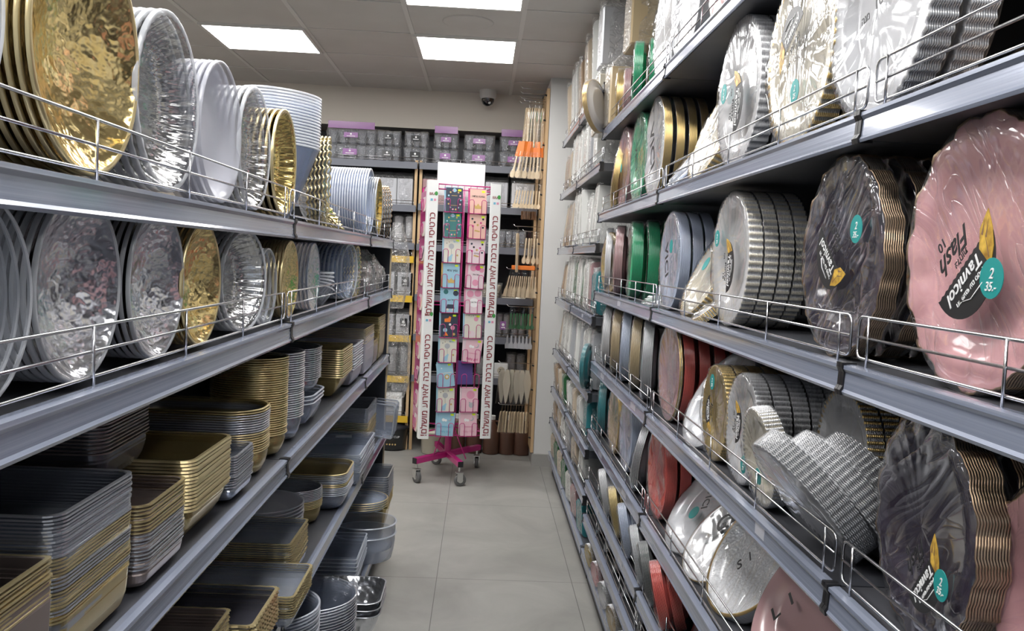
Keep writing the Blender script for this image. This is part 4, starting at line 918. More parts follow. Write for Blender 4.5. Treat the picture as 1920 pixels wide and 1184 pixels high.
for (px_, py_) in ((.09, -.16), (-.12, -.12), (.12, .12)): g.tube([(px_, py_, .14), (px_*.12, py_*.12, .36)], .004, 5)
ob('frame', g.mesh('rack_frame', ['magenta']), rack)
g = G().box(-.212, -.208, -.17, .19, .32, 1.83); ob('side_panel', g.mesh('side_panel', ['magenta']), rack)
# edge strips
def strip(sx):
    g = G(); r = .028; pts = []
    if sx < 0: pts = [(-.232, -.172), (-.232, -.222), (-.226, -.229), (-.168, -.231), (-.166, -.228), (-.222, -.224), (-.229, -.172)]
    else: pts = [(.232, -.172), (.229, -.172), (.222, -.224), (.160, -.228), (.162, -.231), (.226, -.229), (.232, -.222)]
    g.poly(pts, .285, 1.885)
    o = ob('edge_strip', g.mesh('edge_strip', ['paper']), rack)
    xm = sx*.197; fm = T(xm, -.2315, 0) @ RX(90)
    for zc in (1.37, .62):
        text('lettering', 'כרטיסי ברכה לאירוע מושלם!'[::-1], .054, 'redink', o, T(xm, -.2310, zc) @ RX(90) @ RZ(90), sx=1.0)
    for zc in (1.80, 1.06):
        text('logo_lettering', 'BRA', .022, 'redink', o, T(xm-.004, -.2310, zc) @ RX(90))
        gg = G(); gg.poly([(.010*cos(2*pi*k/12)+.018, .013*sin(2*pi*k/12)+.004) for k in range(12)], 0, .0006); ob('logo_leaf', gg.mesh('logo_leaf', ['green']), o, T(xm, -.2310, zc) @ RX(90))
        for q, mt in ((-.009, 'k_blue'), (.011, 'k_rose')):
            gg = G().box(q-.007, q+.007, -.007, .007, 0, .0005); ob('logo_square', gg.mesh('logo_square', [mt]), o, T(xm, -.2310, zc-.035) @ RX(90))
strip(-1); strip(1)
ob('header_card', G().box(-.165, .135, -.1575, -.1555, 1.80, 2.005).mesh('header_card', ['paper']), rack)
Mi = RK.inverted()
for i, (wx, wy) in enumerate([(-.355, 5.54), (-.086, 5.49), (.02, 5.99), (-.25, 6.04)]):
    p = Mi @ Vector((wx, wy, 0)); d = Vector((p.x, p.y, 0)); L = d.length; ang = math.degrees(math.atan2(p.y, p.x))
    g = G().bbox(0, L+.02, -.017, .017, .122, .158, .002); a = ob('base_arm', g.mesh('base_arm', ['magenta']), rack, RZ(ang))
    g = G().box(L+.02, L+.023, -.017, .017, .122, .158); ob('arm_cap', g.mesh('arm_cap', ['cap']), a)
    c = ob('caster', None, rack, T(p.x, p.y, 0) @ RZ(25+70*i))
    g = G().cyl((0, 0, .092), .007, .03, 10).box(-.019, .019, -.022, .022, .082, .088).box(-.019, -.015, -.020, .016, .032, .084).box(.015, .019, -.020, .016, .032, .084)
    ob('fork', g.mesh('fork', ['zinc']), c)
    g = G().rev([(.010, -.013), (.026, -.012), (.036, -.011), (.038, -.006), (.038, .006), (.036, .011), (.026, .012), (.010, .013)], 24)
    ob('wheel', g.mesh('wheel', ['rubber']), c, T(0, -.006, .038) @ RY(90))
    ob('hub', G().cyl((-.0145, 0, 0), .017, .029, 16, axis='x').mesh('hub', ['zinc']), c, T(0, -.006, .038))
def pocket_mesh():
    g = G(); w = .056
    for a in (-1, 1):
        g.tube([(a*w, .030, .006), (a*w, -.010, .004), (a*w, -.012, .080), (a*(w-.012), -.013, .088), (a*(w-.026), -.013, .088), (a*(w-.032), -.013, .078), (a*(w-.032), -.013, .004)], .0022, 5)
    g.tube([(-w, -.012, .004), (w, -.012, .004)], .0022, 5)
    return g.mesh('pocket', ['magenta'])
PK = pocket_mesh()
ROW0, PITCH = .300, .1553
def motif(kind, c, par, f):
    """printed pictures as thin raised shapes on a card (w .105, h .150)"""
    g = G(); mats = []
    def disc(x, y, r, m, n=18):
        if m not in mats: mats.append(m)
        g.poly([(x+r*cos(2*pi*k/n), y+r*sin(2*pi*k/n)) for k in range(n)], 0, .0004+.0002*len(mats), mats.index(m))
    def pl(pts, m):
        if m not in mats: mats.append(m)
        g.poly(pts, 0, .0004+.0002*len(mats), mats.index(m))
    if kind == 'crown':
        pl([(-.020, .028), (-.025, .056), (-.012, .044), (0, .062), (.012, .044), (.025, .056), (.020, .028)], 'k_gold')
    elif kind == 'balloon':
        disc(-.006, .100, .017, 'k_grey'); pl([(-.007, .083), (-.006, .083), (-.004, .045), (-.005, .045)], 'ink')
        pl([(-.032, .006), (-.030, .030), (-.014, .040), (-.004, .052), (.004, .048), (.0, .036), (-.004, .006)], 'k_sky' if 'sky' in c else 'k_sky')
        disc(.032, .045, .006, 'k_gold'); disc(-.035, .118, .004, 'ink', 3); disc(-.020, .126, .004, 'k_brown', 3); disc(.012, .128, .004, 'ink', 3)
    elif kind == 'frame':
        for k in range(14):
            a = 2*pi*k/14; disc(.040*cos(a), .075+.060*sin(a), .0055, ['k_sky', 'k_rose', 'k_gold'][k % 3], 7)
        pl([(-.022, .040), (.022, .040), (.022, .042), (-.022, .042)], 'k_gold'); pl([(-.018, .1), (.018, .1), (.018, .103), (-.018, .103)], 'k_gold')
        disc(0, .135, .012, 'k_sky', 10)
    elif kind == 'circles':
        disc(-.020, .125, .020, 'k_rose'); disc(.010, .130, .018, 'k_hot'); disc(.034, .118, .016, 'k_rose')
        disc(0, .035, .020, 'k_rose'); disc(.028, .035, .012, 'k_lpink')
    elif kind == 'bcircles':
        disc(-.028, .128, .015, 'k_teal'); disc(.010, .132, .014, 'k_sky'); disc(.034, .120, .017, 'k_navy'); pl([(-.026, .024), (-.018, .05), (.02, .05), (.028, .024)], 'k_navy')
        disc(-.016, .018, .007, 'k_cream'); disc(.018, .018, .007, 'k_cream')
    elif kind == 'ring':
        disc(0, .065, .033, 'k_pink', 26); disc(0, .065, .030, 'bwhite', 26); disc(-.024, .12, .022, 'k_rose'); disc(.024, .125, .022, 'k_rose')
    elif kind == 'animals':
        pl([(-.030, .095), (-.030, .115), (-.005, .120), (.0, .132), (.012, .125), (.006, .095)], 'orange'); disc(.022, .06, .014, 'k_rose'); disc(-.025, .045, .013, 'k_sky')
        pl([(-.035, .010), (-.02, .034), (-.005, .010)], 'orange'); disc(.030, .02, .009, 'k_gold', 6); disc(.005, .080, .008, 'bwhite', 6)
    elif kind == 'lion':
        disc(.008, .062, .016, 'k_gold', 10); disc(.008, .062, .009, 'k_cream', 10); pl([(-.030, .085), (.042, .085), (.040, .089), (-.030, .089)], 'k_cream'); disc(-.02, .118, .004, 'bwhite')
    elif kind == 'bigdot':
        disc(.006, .105, .026, 'k_rose', 24); disc(.012, .040, .017, 'k_grey', 12); disc(.0, .056, .005, 'k_grey'); disc(.024, .056, .005, 'k_grey')
    elif kind == 'moon':
        disc(.018, .108, .014, 'k_grey'); disc(.013, .111, .012, c); disc(-.02, .100, .010, 'bwhite', 9); disc(-.005, .098, .008, 'bwhite', 9); pl([(-.028, .055), (.028, .055), (.028, .060), (-.028, .060)], 'k_blue' if 'sky' in c else 'k_rose')
    elif kind == 'ele':
        disc(.020, .118, .014, 'k_rose'); disc(-.005, .025, .020, 'k_lpink'); disc(-.02, .034, .010, 'k_pink')
        for k in range(5): disc(-.040+.014*k, .142-.003*(2-abs(2-k)), .0035, 'ink' if k % 2 else 'k_gold', 3)
    elif kind == 'flowers':
        for k, (x, y) in enumerate([(-.035, .12), (.033, .122), (-.030, .075), (.034, .07), (-.02, .10), (.02, .098)]): disc(x, y, .007, ['k_navy', 'ink', 'k_hot'][k % 3], 6)
        pl([(-.02, .045), (.012, .04), (.018, .047), (-.014, .053)], 'k_gold'); disc(0, .084, .007, 'k_gold', 8)
    if mats: 
        o = ob('printed_picture', g.mesh('printed_picture', mats), par, f)
    return
def card(x, z, mat, kind, label, back=None, lay='front', tilt=0, words=(), dy=0, group='greeting cards in the rack'):
    m4 = RK @ (T(x, -.217-dy, z) @ RX(90-6) @ RZ(tilt)) if lay == 'front' else RK @ (T(-.225, x, z) @ RZ(-90) @ RX(90-10))
    o = ob('greeting_card', G().bbox(-.0525, .0525, 0, .150, -.0012, .0012, .0005).mesh('card', [mat]), None, m4)
    tag(o, label, 'greeting card', group)
    if kind:
        motif(kind, mat, o, T(0, 0, .0013))
        ob('price_sticker', G().box(.022, .042, .130, .142, .0012, .0022).mesh('price_sticker', ['neon']), o)
    for (w_, sz, wx, wy, mt) in words: text('lettering', w_, sz, mt, o, T(wx, wy, .0026))
    return o
A, B = -.066, .084
spec = {0: [('k_sky', 'moon', 'light blue baby boy card, lowest in the left column', (('Baby Boy', .018, 0, .028, 'k_blue'),), -5), ('k_pink', 'moon', 'pink baby girl card with a moon, lowest in the right column', (('Baby Girl', .018, 0, .028, 'k_rose'),), 0)],
 1: [('k_cream', 'balloon', 'cream card with grey balloon and pale wheel, second from the bottom on the left', (), 0), ('k_pink', 'bigdot', 'pink card with a large rose circle, second from the bottom on the right', (), 0)],
 2: [('k_sky', 'lion', 'light blue card with a lion, hanging crooked in the left column', (), 8), None],
 3: [('k_cream', 'balloon', 'cream balloon card just above the crooked lion card', (('baby', .016, .02, .13, 'k_sky'),), 0), ('k_pink', 'moon', 'plain pink Baby girl card tilted outwards above the empty pocket', (('Baby girl', .021, 0, .022, 'k_hot'),), -7)],
 4: [('k_navy', 'animals', 'dark card with orange animals in the left column', (), 0), ('k_cream', 'ele', 'cream card with a pink balloon and elephant in the right column', (), 0)],
 5: [('k_sky', 'bcircles', 'blue card with balloons and a pram in the left column', (('מזל טוב'[::-1], .013, .004, .078, 'ink'),), 0), ('k_lpink', 'ring', 'white and pink card with a ring of text in the right column', (('מזל טוב'[::-1], .011, 0, .068, 'ink'),), 0)],
 6: [('k_sky', 'crown', 'light blue card with a gold crown and dark heading', (('נסיך נולד'[::-1], .017, .006, .105, 'ink'),), 0), ('k_lpink', 'circles', 'white pink card with rose balloons tilted in its pocket', (('מזל טוב'[::-1], .013, .0, .086, 'ink'),), -4)],
 7: [('k_cream', 'balloon', 'cream card with grey balloon and dinosaur, upper left column', (('baby', .016, .02, .13, 'k_sky'),), 0), ('k_lpink', 'flowers', 'pale pink card with small dark icons and three text lines', (('ברכה'[::-1], .014, .0, .062, 'ink'),), -3)],
 8: [('k_teal', 'frame', 'dark teal green card with a leafy border, upper left column', (), 2), ('k_peach', 'flowers', 'peach card with dark flowers, second from the top on the right', (), -2)],
 9: [('k_navy', 'frame', 'navy card with colourful border, top of the left column', (), 0), ('k_peach', 'crown', 'peach card with gold crown and dark heading, top of the right column', (('נסיכה נולדה'[::-1], .016, .0, .105, 'ink'),), 0)]}
bk = {'k_sky': 'k_sky', 'k_navy': 'k_sky', 'k_teal': 'k_grey', 'k_cream': 'k_sky', 'k_peach': 'k_hot', 'k_pink': 'k_lpink', 'k_lpink': 'k_rose'}
for r_ in range(10):
    z = ROW0+PITCH*r_
    for ci, x in enumerate((A, B)):
        ob('pocket', PK, rack, T(x, -.213, z-.006))
        s_ = spec[r_][ci]
        if not s_:
            card(x-.03, z+.012, 'k_purple', None, 'dark purple card deep inside the empty right-column pocket', dy=-.03); continue
        mt, kd, lb, wd, tl = s_
        card(x+.004, z, mt, kd, lb, tilt=tl, words=wd)
        card(x-.006, z+.004, 'k_gold' if r_ == 6 and ci == 0 else bk[mt], None, f'card tucked behind the {" ".join(lb.split()[:11]).rstrip(",")}', dy=-.006, tilt=tl*.3)
    q = ['k_peach', 'k_pink', 'k_navy', 'k_cream', 'k_rose'][r_ % 5]
    ob('pocket', PK, rack, T(-.214, .02, z-.006) @ RZ(-90))
    for h_ in range(3):
        o = card(-.035+.035*h_, z+.008*h_, ['k_cream', q, 'k_lpink'][h_], None, f'edge-on card on the rack left side, {nth(r_+1)} row from below, {["nearest", "middle", "farthest"][h_]}', lay='side', group='cards on the side of the rack')

# ------------------------------------------------------------ shelving along the back wall
YB = 6.45
def back_bay(x0, x1, levels, label):
    t_ = thing('shelving_unit', label, 'shelf unit', T((x0+x1)/2, 6.64, 0)); off = T(-(x0+x1)/2, -6.64, 0)
    w = x1-x0
    ob('back_panel', G().box(x0+.002, x1-.002, 7.12, 7.13, 0, 2.36).mesh('back_panel', ['black']), t_, off)
    for xx in (x0+.002, x1-.022): ob('upright', G().box(xx, xx+.02, YB+.03, YB+.05, 0, 2.1).mesh('upright', ['wood']), t_, off)
    for (z, mt) in levels:
        sh = ob('shelf', G().box(x0+.003, x1-.003, YB, 7.11, z+.01, z+.04).mesh('shelf', ['deck']), t_, off)
        ob('price_rail', G().box(x0+.003, x1-.003, YB-.012, YB-.001, z, z+.048).mesh('price_rail', [mt]), sh)
        g = G()
        for hh in (.058, .078): g.tube([(x0+.02, YB-.006, z+hh), (x1-.02, YB-.006, z+hh)], .002, 5)
        for k in range(4): xx = x0+.02+(w-.04)*k/3; g.tube([(xx, YB-.006, z+.045), (xx, YB-.006, z+.078)], .002, 5)
        ob('wire_guard', g.mesh('wire_guard', ['wire']), sh)
    return t_
M['rail_g'] = pbr('grey_rail', (.16, .17, .20), .4)
LB = [(2.035, 'rail_g'), (1.729, 'rail_g'), (1.459, 'rail_g'), (1.364, 'yellow'), (1.080, 'yellow'), (.792, 'yellow'), (.497, 'yellow'), (.205, 'yellow')]
LB = [q for q in LB if q[0] != 1.459]+[(1.459, 'rail_g')]
back_bay(-1.42, -.49, LB, 'back wall shelving with yellow price rails left of the card rack')
back_bay(-2.36, -1.43, [(2.035, 'rail_g'), (1.45, 'rail_g'), (.8, 'rail_g')], 'back wall shelving mostly hidden behind the left row')
back_bay(-.48, .38, [(2.035, 'rail_g'), (1.743, 'rail_g'), (1.457, 'rail_g'), (1.094, 'rail_g'), (.807, 'rail_g'), (.509, 'rail_g')], 'back wall shelving with grey rails right of the card rack')
def cup_pack(x, y, z, w, d, h, label, card_m='blackcard', tint='p_pearl', rows=3, head=None, seed=0, kind='cup', cat='cup pack'):
    t_ = thing('cup_pack', label, cat, T(x, y, z+.002))
    g = G()
    if kind == 'cup':
        n = rows; r_ = w/n/2*.92; mrows = 2
        for i in range(n):
            for j in range(mrows):
                cx = -w/2+w*(i+.5)/n; cy = -d/2+d*(j+.5)/mrows
                b = len(g.v); sub = G().rev([(r_*.55, 0), (r_*.6, .004), (r_*.5, h*.3), (r_*.9, h*.62), (r_, h*.9), (r_*.8, h*.96)], 14)
                g.add([(q[0]+cx, q[1]+cy, q[2]) for q in sub.v], [tuple(f) for f in sub.f], 0, True)
    elif kind == 'tube':
        n = rows; r_ = w/n/2*.9
        for i in range(n):
            cx = -w/2+w*(i+.5)/n
            sub = G().rev([(.001, 0), (r_*.8, 0), (r_*.85, h*.5), (r_*.98, h*.94), (r_, h*.95), (r_*.6, h)], 16)
            g.add([(q[0]+cx, q[1], q[2]) for q in sub.v], [tuple(f) for f in sub.f], 0, True)
    else:
        for j in range(4): g.bbox(-w/2+.004, w/2-.004, -d/2+d*j/4, -d/2+d*(j+.8)/4, 0, h*.85, .004)
    ob('cups' if kind != 'box' else 'contents', g.mesh('cups', [tint]), t_)
    g = G(); nu, nv = 26, 7
    for v_ in range(nv):
        f_ = v_/(nv-1)
        for u_ in range(nu):
            a = 2*pi*u_/nu; ca, sa = cos(a), sin(a); k_ = (abs(ca)**5+abs(sa)**5)**(-1/5)
            nn = noise.noise(Vector((ca*2+seed*3+x*7, sa*2+z*5, f_*4))); s_ = 1.04+.07*nn
            g.v.append((w/2*ca*k_*s_, d/2*sa*k_*s_*(1 if f_ < .9 else .25), h*(f_*1.06)+.012*nn*f_))
    for v_ in range(nv-1):
        for u_ in range(nu):
            j = (u_+1) % nu; g.f.append([v_*nu+u_, v_*nu+j, (v_+1)*nu+j, (v_+1)*nu+u_]); g.m.append(0); g.sm.append(False)
    ob('film_bag', g.mesh('film_bag', ['film_hard']), t_)
    if card_m:
        cw, ch = min(w*.42, .10), min(h*.36, .07)
        c = ob('label_card', G().box(-cw/2, cw/2, -.001, 0, -ch/2, ch/2).mesh('label_card', [card_m]), t_, T(.0, -d/2-.016, h*.52))
        ob('label_print', G().cyl((0, -.0018, .006), ch*.18, .001, 12, axis='y').box(-cw*.3, cw*.3, -.0016, -.001, -ch*.3, -ch*.2).mesh('label_print', ['bwhite']), c)
    if head: ob('header', G().box(-w*.48, w*.48, -.006, .006, 0, .05).mesh('header', ['purple']), t_, T(0, -d/2, h*.98))
    return t_
YC = 6.58
top = [(-.98, .36, 'purple', 1, 'clear goblet bag with purple header'), (-.715, .17, 'blackcard', 0, 'olive-tinted goblet bag with black card'), (-.515, .17, 'blackcard', 0, 'clear dessert cup bag with black card'), (-.30, .18, 'purple', 1, 'clear cup bag with a slanted purple header'), (-.06, .22, 'purple', 0, 'clear wine glass bag with purple print'), (.19, .20, 'purple', 1, 'purple-topped clear glass bag beside the utensil hooks')]
for i, (x, w, cm, hd, txt) in enumerate(top):
    cup_pack(x, YC, 2.077, w, .18, .115, txt + ', lower layer on the back top shelf', cm, rows=3 if w < .3 else 5, seed=i, tint='c_clear')
    cup_pack(x, YC+.02, 2.207, w*.96, .16, .10, txt + ', upper layer on the back top shelf', cm, rows=3 if w < .3 else 5, seed=i+9, head=hd, tint='c_clear')
for i, x in enumerate((-1.22, -.98, -.74, -.58)):
    cup_pack(x, 6.60, 1.771, .21 if i < 3 else .12, .2, .23, ['grey film-wrapped plate bag far left', 'grey film-wrapped plate bag next to it', 'pinkish grey wrapped bag', 'narrow grey wrapped bag'][i] + ' under the back top shelf', None, 'p_silver', kind='box', seed=i)
for i, (x, w, tn) in enumerate([(-.36, .2, 'p_rose'), (-.13, .2, 'p_silver'), (.08, .17, 'p_silver'), (.27, .17, 'p_pearl')]):
    cup_pack(x, 6.60, 1.785, w, .2, .22, ['rosy grey wrapped bag behind the rack header', 'grey wrapped bag hidden behind the rack header', 'silver grey wrapped bag right of the rack header', 'pale wrapped bag by the small wooden spoons'][i], None, tn, kind='box', seed=i+4)
for i, x in enumerate((-.98, -.86, -.74, -.62, -.54)):
    cup_pack(x, 6.56, 1.501, .075, .08, .20, ['first', 'second', 'third', 'fourth', 'fifth'][i] + ' white cup sleeve from the left on the back wall, black background', None, 'p_white', rows=1, kind='tube', seed=i)
for i, x in enumerate((.05, .16, .26)):
    cup_pack(x, 6.56, 1.499, .10, .12, .13, ['clear bowl bag nearest the rack', 'clear bowl bag in the middle', 'clear bowl bag by the long fork'][i] + ' on the back right shelf', None, 'c_clear', rows=2, seed=i)
for zi, (z, nm) in enumerate([(1.122, 'upper'), (.834, 'lower')]):
    for i, x in enumerate((-.93, -.72, -.55)):
        cup_pack(x, 6.58, z, .19 if i < 2 else .12, .2, .20 if zi == 0 else .18, ['left', 'middle', 'right'][i] + f' clear box with black label on the {nm} yellow-railed shelf', 'blackcard', 'p_silver', kind='box', seed=i+zi*3)
for i, x in enumerate((-.90, -.81, -.72, -.63, -.54)):
    cup_pack(x, 6.55, .539, .075, .08, .21, ['first', 'second', 'third', 'fourth', 'fifth'][i] + ' clear cup tube from the left on the third yellow shelf', None, 'p_silver', rows=1, kind='tube', seed=i)
tag(ob('carton', G().bbox(-.30, .06, -.12, .12, 0, .17, .004).box(-.30, .06, -.125, -.12, .07, .075).mesh('carton', ['paper']), None, T(-.60, 6.59, .247)), 'long white carton on the lowest yellow-railed shelf', 'carton')
for i, x in enumerate((-.82, -.56)):
    cup_pack(x, 6.58, .42, .14, .12, .065, ['clear lid bag on the left end', 'clear lid bag on the right end'][i] + ' of the white carton', None, 'p_silver', kind='box', seed=i)
t_ = thing('black_tub', 'big black round tub with white lettering on the floor left of the rack', 'tub', T(-.60, 6.50, .002))
ob('body', G().rev([(.001, 0), (.085, 0), (.10, .005), (.115, .16), (.118, .165)], 32).mesh('tub_body', ['blackcard']), t_)
ob('lid', G().rev([(.120, .158), (.122, .172), (.09, .18), (.001, .225)], 32).mesh('tub_lid', ['black']), t_)
text('lettering', 'ROYAL CUP', .022, 'r_silver', t_, T(0, -.112, .105) @ RX(88))
ob('print_dots', G().cyl((-.03, -.111, .05), .006, .004, 8, axis='y').cyl((-.01, -.112, .05), .006, .004, 8, axis='y').cyl((.01, -.112, .05), .006, .004, 8, axis='y').cyl((.03, -.111, .05), .006, .004, 8, axis='y').mesh('print_dots', ['r_gold']), t_)
for i, x in enumerate((.05, .17, .285)):
    cup_pack(x, 6.57, .849, .10, .12, .17, ['purple-labelled clear bottle bag next to the rack', 'purple-labelled clear bottle bag in the middle', 'clear bottle bag by the green herb bags'][i] + ' on the back shelf', 'purple' if i < 2 else None, 'p_silver', rows=2, kind='tube', seed=i)
cup_pack(.07, 6.57, 1.136, .16, .16, .10, 'olive gold wrapped bowl bag on the back right shelf', None, 'p_cream', rows=2, seed=3)
t_ = thing('oval_tray', 'pale green-gold oval tray lying in film on the back right shelf', 'tray', T(.24, 6.56, 1.138))
ob('plate', G().rev([(.001, .004), (.05, .004), (.085, .02), (.09, .024)], 28).mesh('oval_plate', ['p_cream']), t_, RX(60) @ Matrix.Diagonal((1, .55, 1, 1)))
cup_pack(.05, 6.55, .551, .13, .12, .15, 'clear cup bag beside the round twenty label', None, 'p_silver', rows=2, kind='tube', seed=8)
cup_pack(.28, 6.60, .551, .14, .12, .17, 'clear jar bag behind the beige cone bags', None, 'p_silver', rows=2, kind='tube', seed=9)
t_ = thing('napkin_box', 'small pale box with a round gold-rimmed 20 label, right of the rack', 'box', T(.17, 6.50, .551))
ob('box', G().bbox(-.05, .05, -.03, .03, 0, .11, .003).mesh('box', ['paper']), t_)
ob('round_label', G().cyl((0, -.0315, .06), .028, .001, 24, axis='y').mesh('round_label', ['p_cream']), t_)
text('lettering', '20', .030, 'ink', t_, T(0, -.033, .06) @ RX(90))
# jugs on the floor
def jug(x, y, label, s=1.0):
    t_ = thing('sauce_jug', label, 'jug', T(x, y, .002), group='brown jugs on the floor by the back wall')
    ob('body', G().rev([(.001, 0), (.055*s, 0), (.060*s, .008), (.060*s, .15), (.055*s, .175), (.028*s, .225), (.024*s, .25)], 28, cap1=True).mesh('jug_body', ['jug']), t_)
    ob('handle', G().tube([(.024, 0, .238), (.05, 0, .235), (.064, 0, .20), (.056, 0, .165)], .008, 8).mesh('jug_handle', ['jug']), t_)
    ob('cap', G().cyl((0, 0, .25), .026, .028, 18).mesh('jug_cap', ['paper']), t_)
for i, x in enumerate((-.13, -.005, .12, .235, .345)):
    jug(x, 6.46+.01*(i % 2), ['brown liquid jug on the floor behind the rack pole', 'second brown jug from the rack pole', 'third brown jug from the rack pole, right of the caster', 'fourth brown jug from the rack pole', 'last brown jug, under the hanging kraft bags'][i])
tag(ob('white_bucket', G().rev([(.001, 0), (.075, 0), (.082, .006), (.090, .15), (.094, .152), (.094, .165), (.001, .168)], 32).mesh('bucket', ['p_cream']), None, T(-.30, 6.40, .002)), 'pale round bucket on the floor behind the rack base', 'bucket')

# ------------------------------------------------------------ pegboard side with hanging wooden utensils
t_ = thing('pegboard', 'tall wooden board edge with metal pegs on the white pillar, utensils hanging off it', 'pegboard', T(.399, 6.36, .09))
g = G().box(-.010, .010, -.235, .235, 0, 2.50); ob('board', g.mesh('board', ['wood']), t_)
g = G()
for k in range(15): g.tube([(-.010, -.225, .10+.168*k), (-.026, -.225, .105+.168*k)], .006, 6)
ob('peg', g.mesh('pegs', ['cap']), t_)
def spoon_mesh(L, w, kind, mat):
    k = ('sp', L, w, kind, mat)
    if k in _pc: return _pc[k]
    g = G(); pts = []
    if kind == 'spoon':
        right = [(.0, 0), (w*.34, .004), (w*.5, L*.12), (w*.42, L*.2), (w*.16, L*.29), (w*.14, L*.6), (w*.2, L*.97), (w*.1, L)]
    elif kind == 'stick':
        right = [(0, 0), (w*.5, .003), (w*.5, L*.96), (w*.3, L)]
    elif kind == 'cone':
        right = [(0, 0), (w*.12, L*.06), (w*.34, L*.35), (w*.5, L*.62), (w*.36, L*.85), (w*.2, L)]
    else:
        right = [(0, L*.02), (w*.45, 0), (w*.5, L*.30), (w*.3, L*.42), (w*.16, L*.55), (w*.16, L)]
    pts = right+[(-a, b) for a, b in reversed(right[1:])]
    th = .0022 if kind != 'cone' else .010
    g.poly(pts, -th, th); g2 = G()
    me = g.mesh('utensil', [mat]); _pc[k] = me; return me
def hang(z, y, n, x0, x1, L, w, kind, mat, label, per=3, film='film', card_m=None, topm=None, cat='utensil pack', name='utensil_pack', splay=0, grp=None):
    """hook with n hanging packs between x0 (aisle end) and x1 (board)"""
    hk = thing('peg_hook', 'metal hook carrying ' + grp, 'hook', T(.388, y, z+.012)); g = G()
    g.tube([(0, 0, 0), (x0-.388-.02, 0, 0), (x0-.388-.032, 0, .012)], .0025, 6); ob('prong', g.mesh('hook', ['wire']), hk)
    if topm or True: pass
    me = spoon_mesh(L, w, kind, mat)
    ords = ['first', 'second', 'third', 'fourth', 'fifth', 'sixth', 'seventh', 'eighth', 'ninth', 'tenth', 'eleventh', 'twelfth', 'thirteenth', 'fourteenth']
    for i in range(n):
        x = x0+(x1-x0)*i/max(1, n-1)
        ang = splay*(1-i/max(1, n-1))+random.uniform(-2, 2)
        t_ = thing(name, f'{label}, {ords[i]} from left on its hook', cat, T(x, y-.004+random.uniform(-.01, .01), z) @ RY(ang) @ RZ(random.uniform(-25, 25)+55*(kind == 'stick')), group=grp)
        for j in range(per):
            ob('utensil', me, t_, T((j-(per-1)/2)*.0045*(1 if kind != 'stick' else 1.3), .004*(j % 2), -L-.035) @ RX(90) @ RZ((j-(per-1)/2)*1.5))
        if topm: 
            g = G().poly([(-w*.44, -.085), (w*.44, -.085), (w*.30, .02), (-w*.30, .02)], -.003, .003); ob('header', g.mesh('header', [topm]), t_, RX(90))
        else:
            g = G().box(-w*.3, w*.3, -.0015, .0015, -.035, .012); ob('header', g.mesh('header', ['film']), t_)
        if film and L > .1:
            hh = L*.94; g = G(); ww = w*.62+.004; nv = 6
            for v_ in range(nv):
                for u_ in range(10):
                    a = 2*pi*u_/10; f_ = v_/(nv-1); g.v.append((ww*cos(a)*(1-.3*f_), (.010+.003*per)*sin(a), -L-.038+hh*f_+.002*sin(a*3+v_)))
            for v_ in range(nv-1):
                for u_ in range(10):
                    j = (u_+1) % 10; g.f.append([v_*10+u_, v_*10+j, (v_+1)*10+j, (v_+1)*10+u_]); g.m.append(0); g.sm.append(True)
            ob('film_bag', g.mesh('film_bag', [film]), t_)
        if card_m and i % 3 == 1:
            ob('label_card', G().box(-w*.3, w*.3, -.014, -.013, -.13, -.06).mesh('label_card', [card_m]), t_)
for i, (zz, yy) in enumerate([(2.60, 6.22), (2.575, 6.27), (2.55, 6.32), (2.525, 6.37)]):
    hk = thing('peg_hook', ['topmost', 'second', 'third', 'fourth'][i] + ' bare metal hook tip above the skewer packs', 'hook', T(.388, yy, zz)); g = G()
    g.tube([(0, 0, 0), (-.16, 0, .0), (-.175, 0, .014)], .0025, 6); ob('prong', g.mesh('hook', ['wire']), hk)
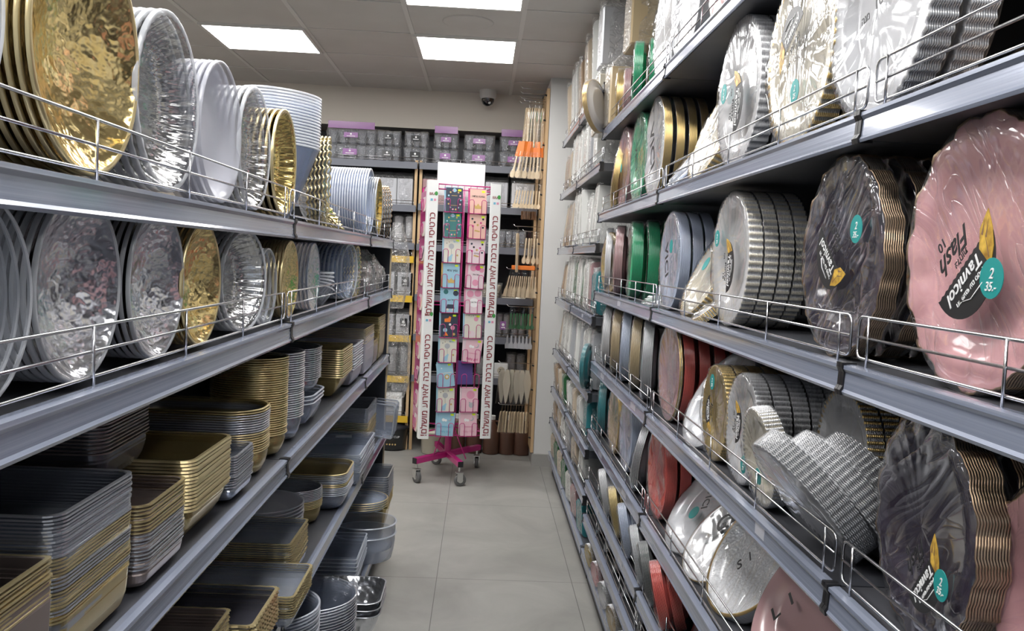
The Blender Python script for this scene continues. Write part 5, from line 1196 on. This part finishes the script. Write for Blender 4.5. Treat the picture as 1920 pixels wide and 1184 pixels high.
hang(2.50, 6.20, 9, .265, .372, .27, .022, 'stick', 'birch', 'tall pack of pale wooden skewers', per=3, card_m='green', grp='skewer packs by the ceiling', splay=3)
hang(2.215, 6.19, 8, .222, .372, .20, .034, 'spoon', 'birch', 'wooden cutlery pack with orange header', per=2, topm='orange', grp='orange-topped cutlery packs', splay=11)
hang(1.935, 6.18, 9, .222, .372, .125, .026, 'spoon', 'birch', 'small pale wooden spoon', per=1, grp='row of small wooden spoons', splay=10, film=None, name='wooden_spoon', cat='spoon')
hang(1.80, 6.30, 10, .262, .36, .06, .012, 'stick', 'darkwood', 'dark brown stirrer bundle', per=2, grp='dark stirrers behind the small spoons', name='stirrer_bundle', cat='stirrer')
hang(1.610, 6.20, 5, .30, .372, .18, .030, 'spoon', 'birch', 'long pale wooden spoon', per=1, grp='long wooden spoons', splay=3, name='wooden_spoon', cat='spoon')
hang(1.640, 6.16, 1, .235, .235, .27, .020, 'stick', 'birch', 'single tall pale wooden stick by the long spoons', per=2, grp='a single wooden stick', name='wooden_stick', cat='stick')
tag(ob('orange_carton', G().bbox(-.08, .08, -.05, .05, 0, .03, .003).mesh('carton', ['orange']), None, T(.285, 6.22, 1.353)), 'flat orange-brown carton above the fanned wooden forks', 'carton')
hang(1.345, 6.20, 13, .20, .372, .15, .022, 'fork', 'birch', 'wooden fork pack', per=2, grp='fanned wooden forks under the orange carton', splay=10)
hang(1.085, 6.20, 8, .215, .36, .11, .028, 'spoon', 'w_forest', 'dark green and pale herb pick bag', per=2, grp='green pick bags', topm=None)
hang(.925, 6.22, 7, .20, .36, .09, .030, 'fork', 'p_silver', 'grey clear plastic fork bag', per=2, grp='grey clear fork bags')
hang(.690, 6.20, 6, .175, .345, .24, .055, 'cone', 'p_cream', 'beige cone-shaped bag', per=1, grp='beige cone bags', name='cone_bag', cat='bag')
hang(.395, 6.20, 10, .185, .36, .15, .022, 'stick', 'birch', 'kraft brown stick bundle', per=3, grp='kraft stick bundles near the floor', splay=4)
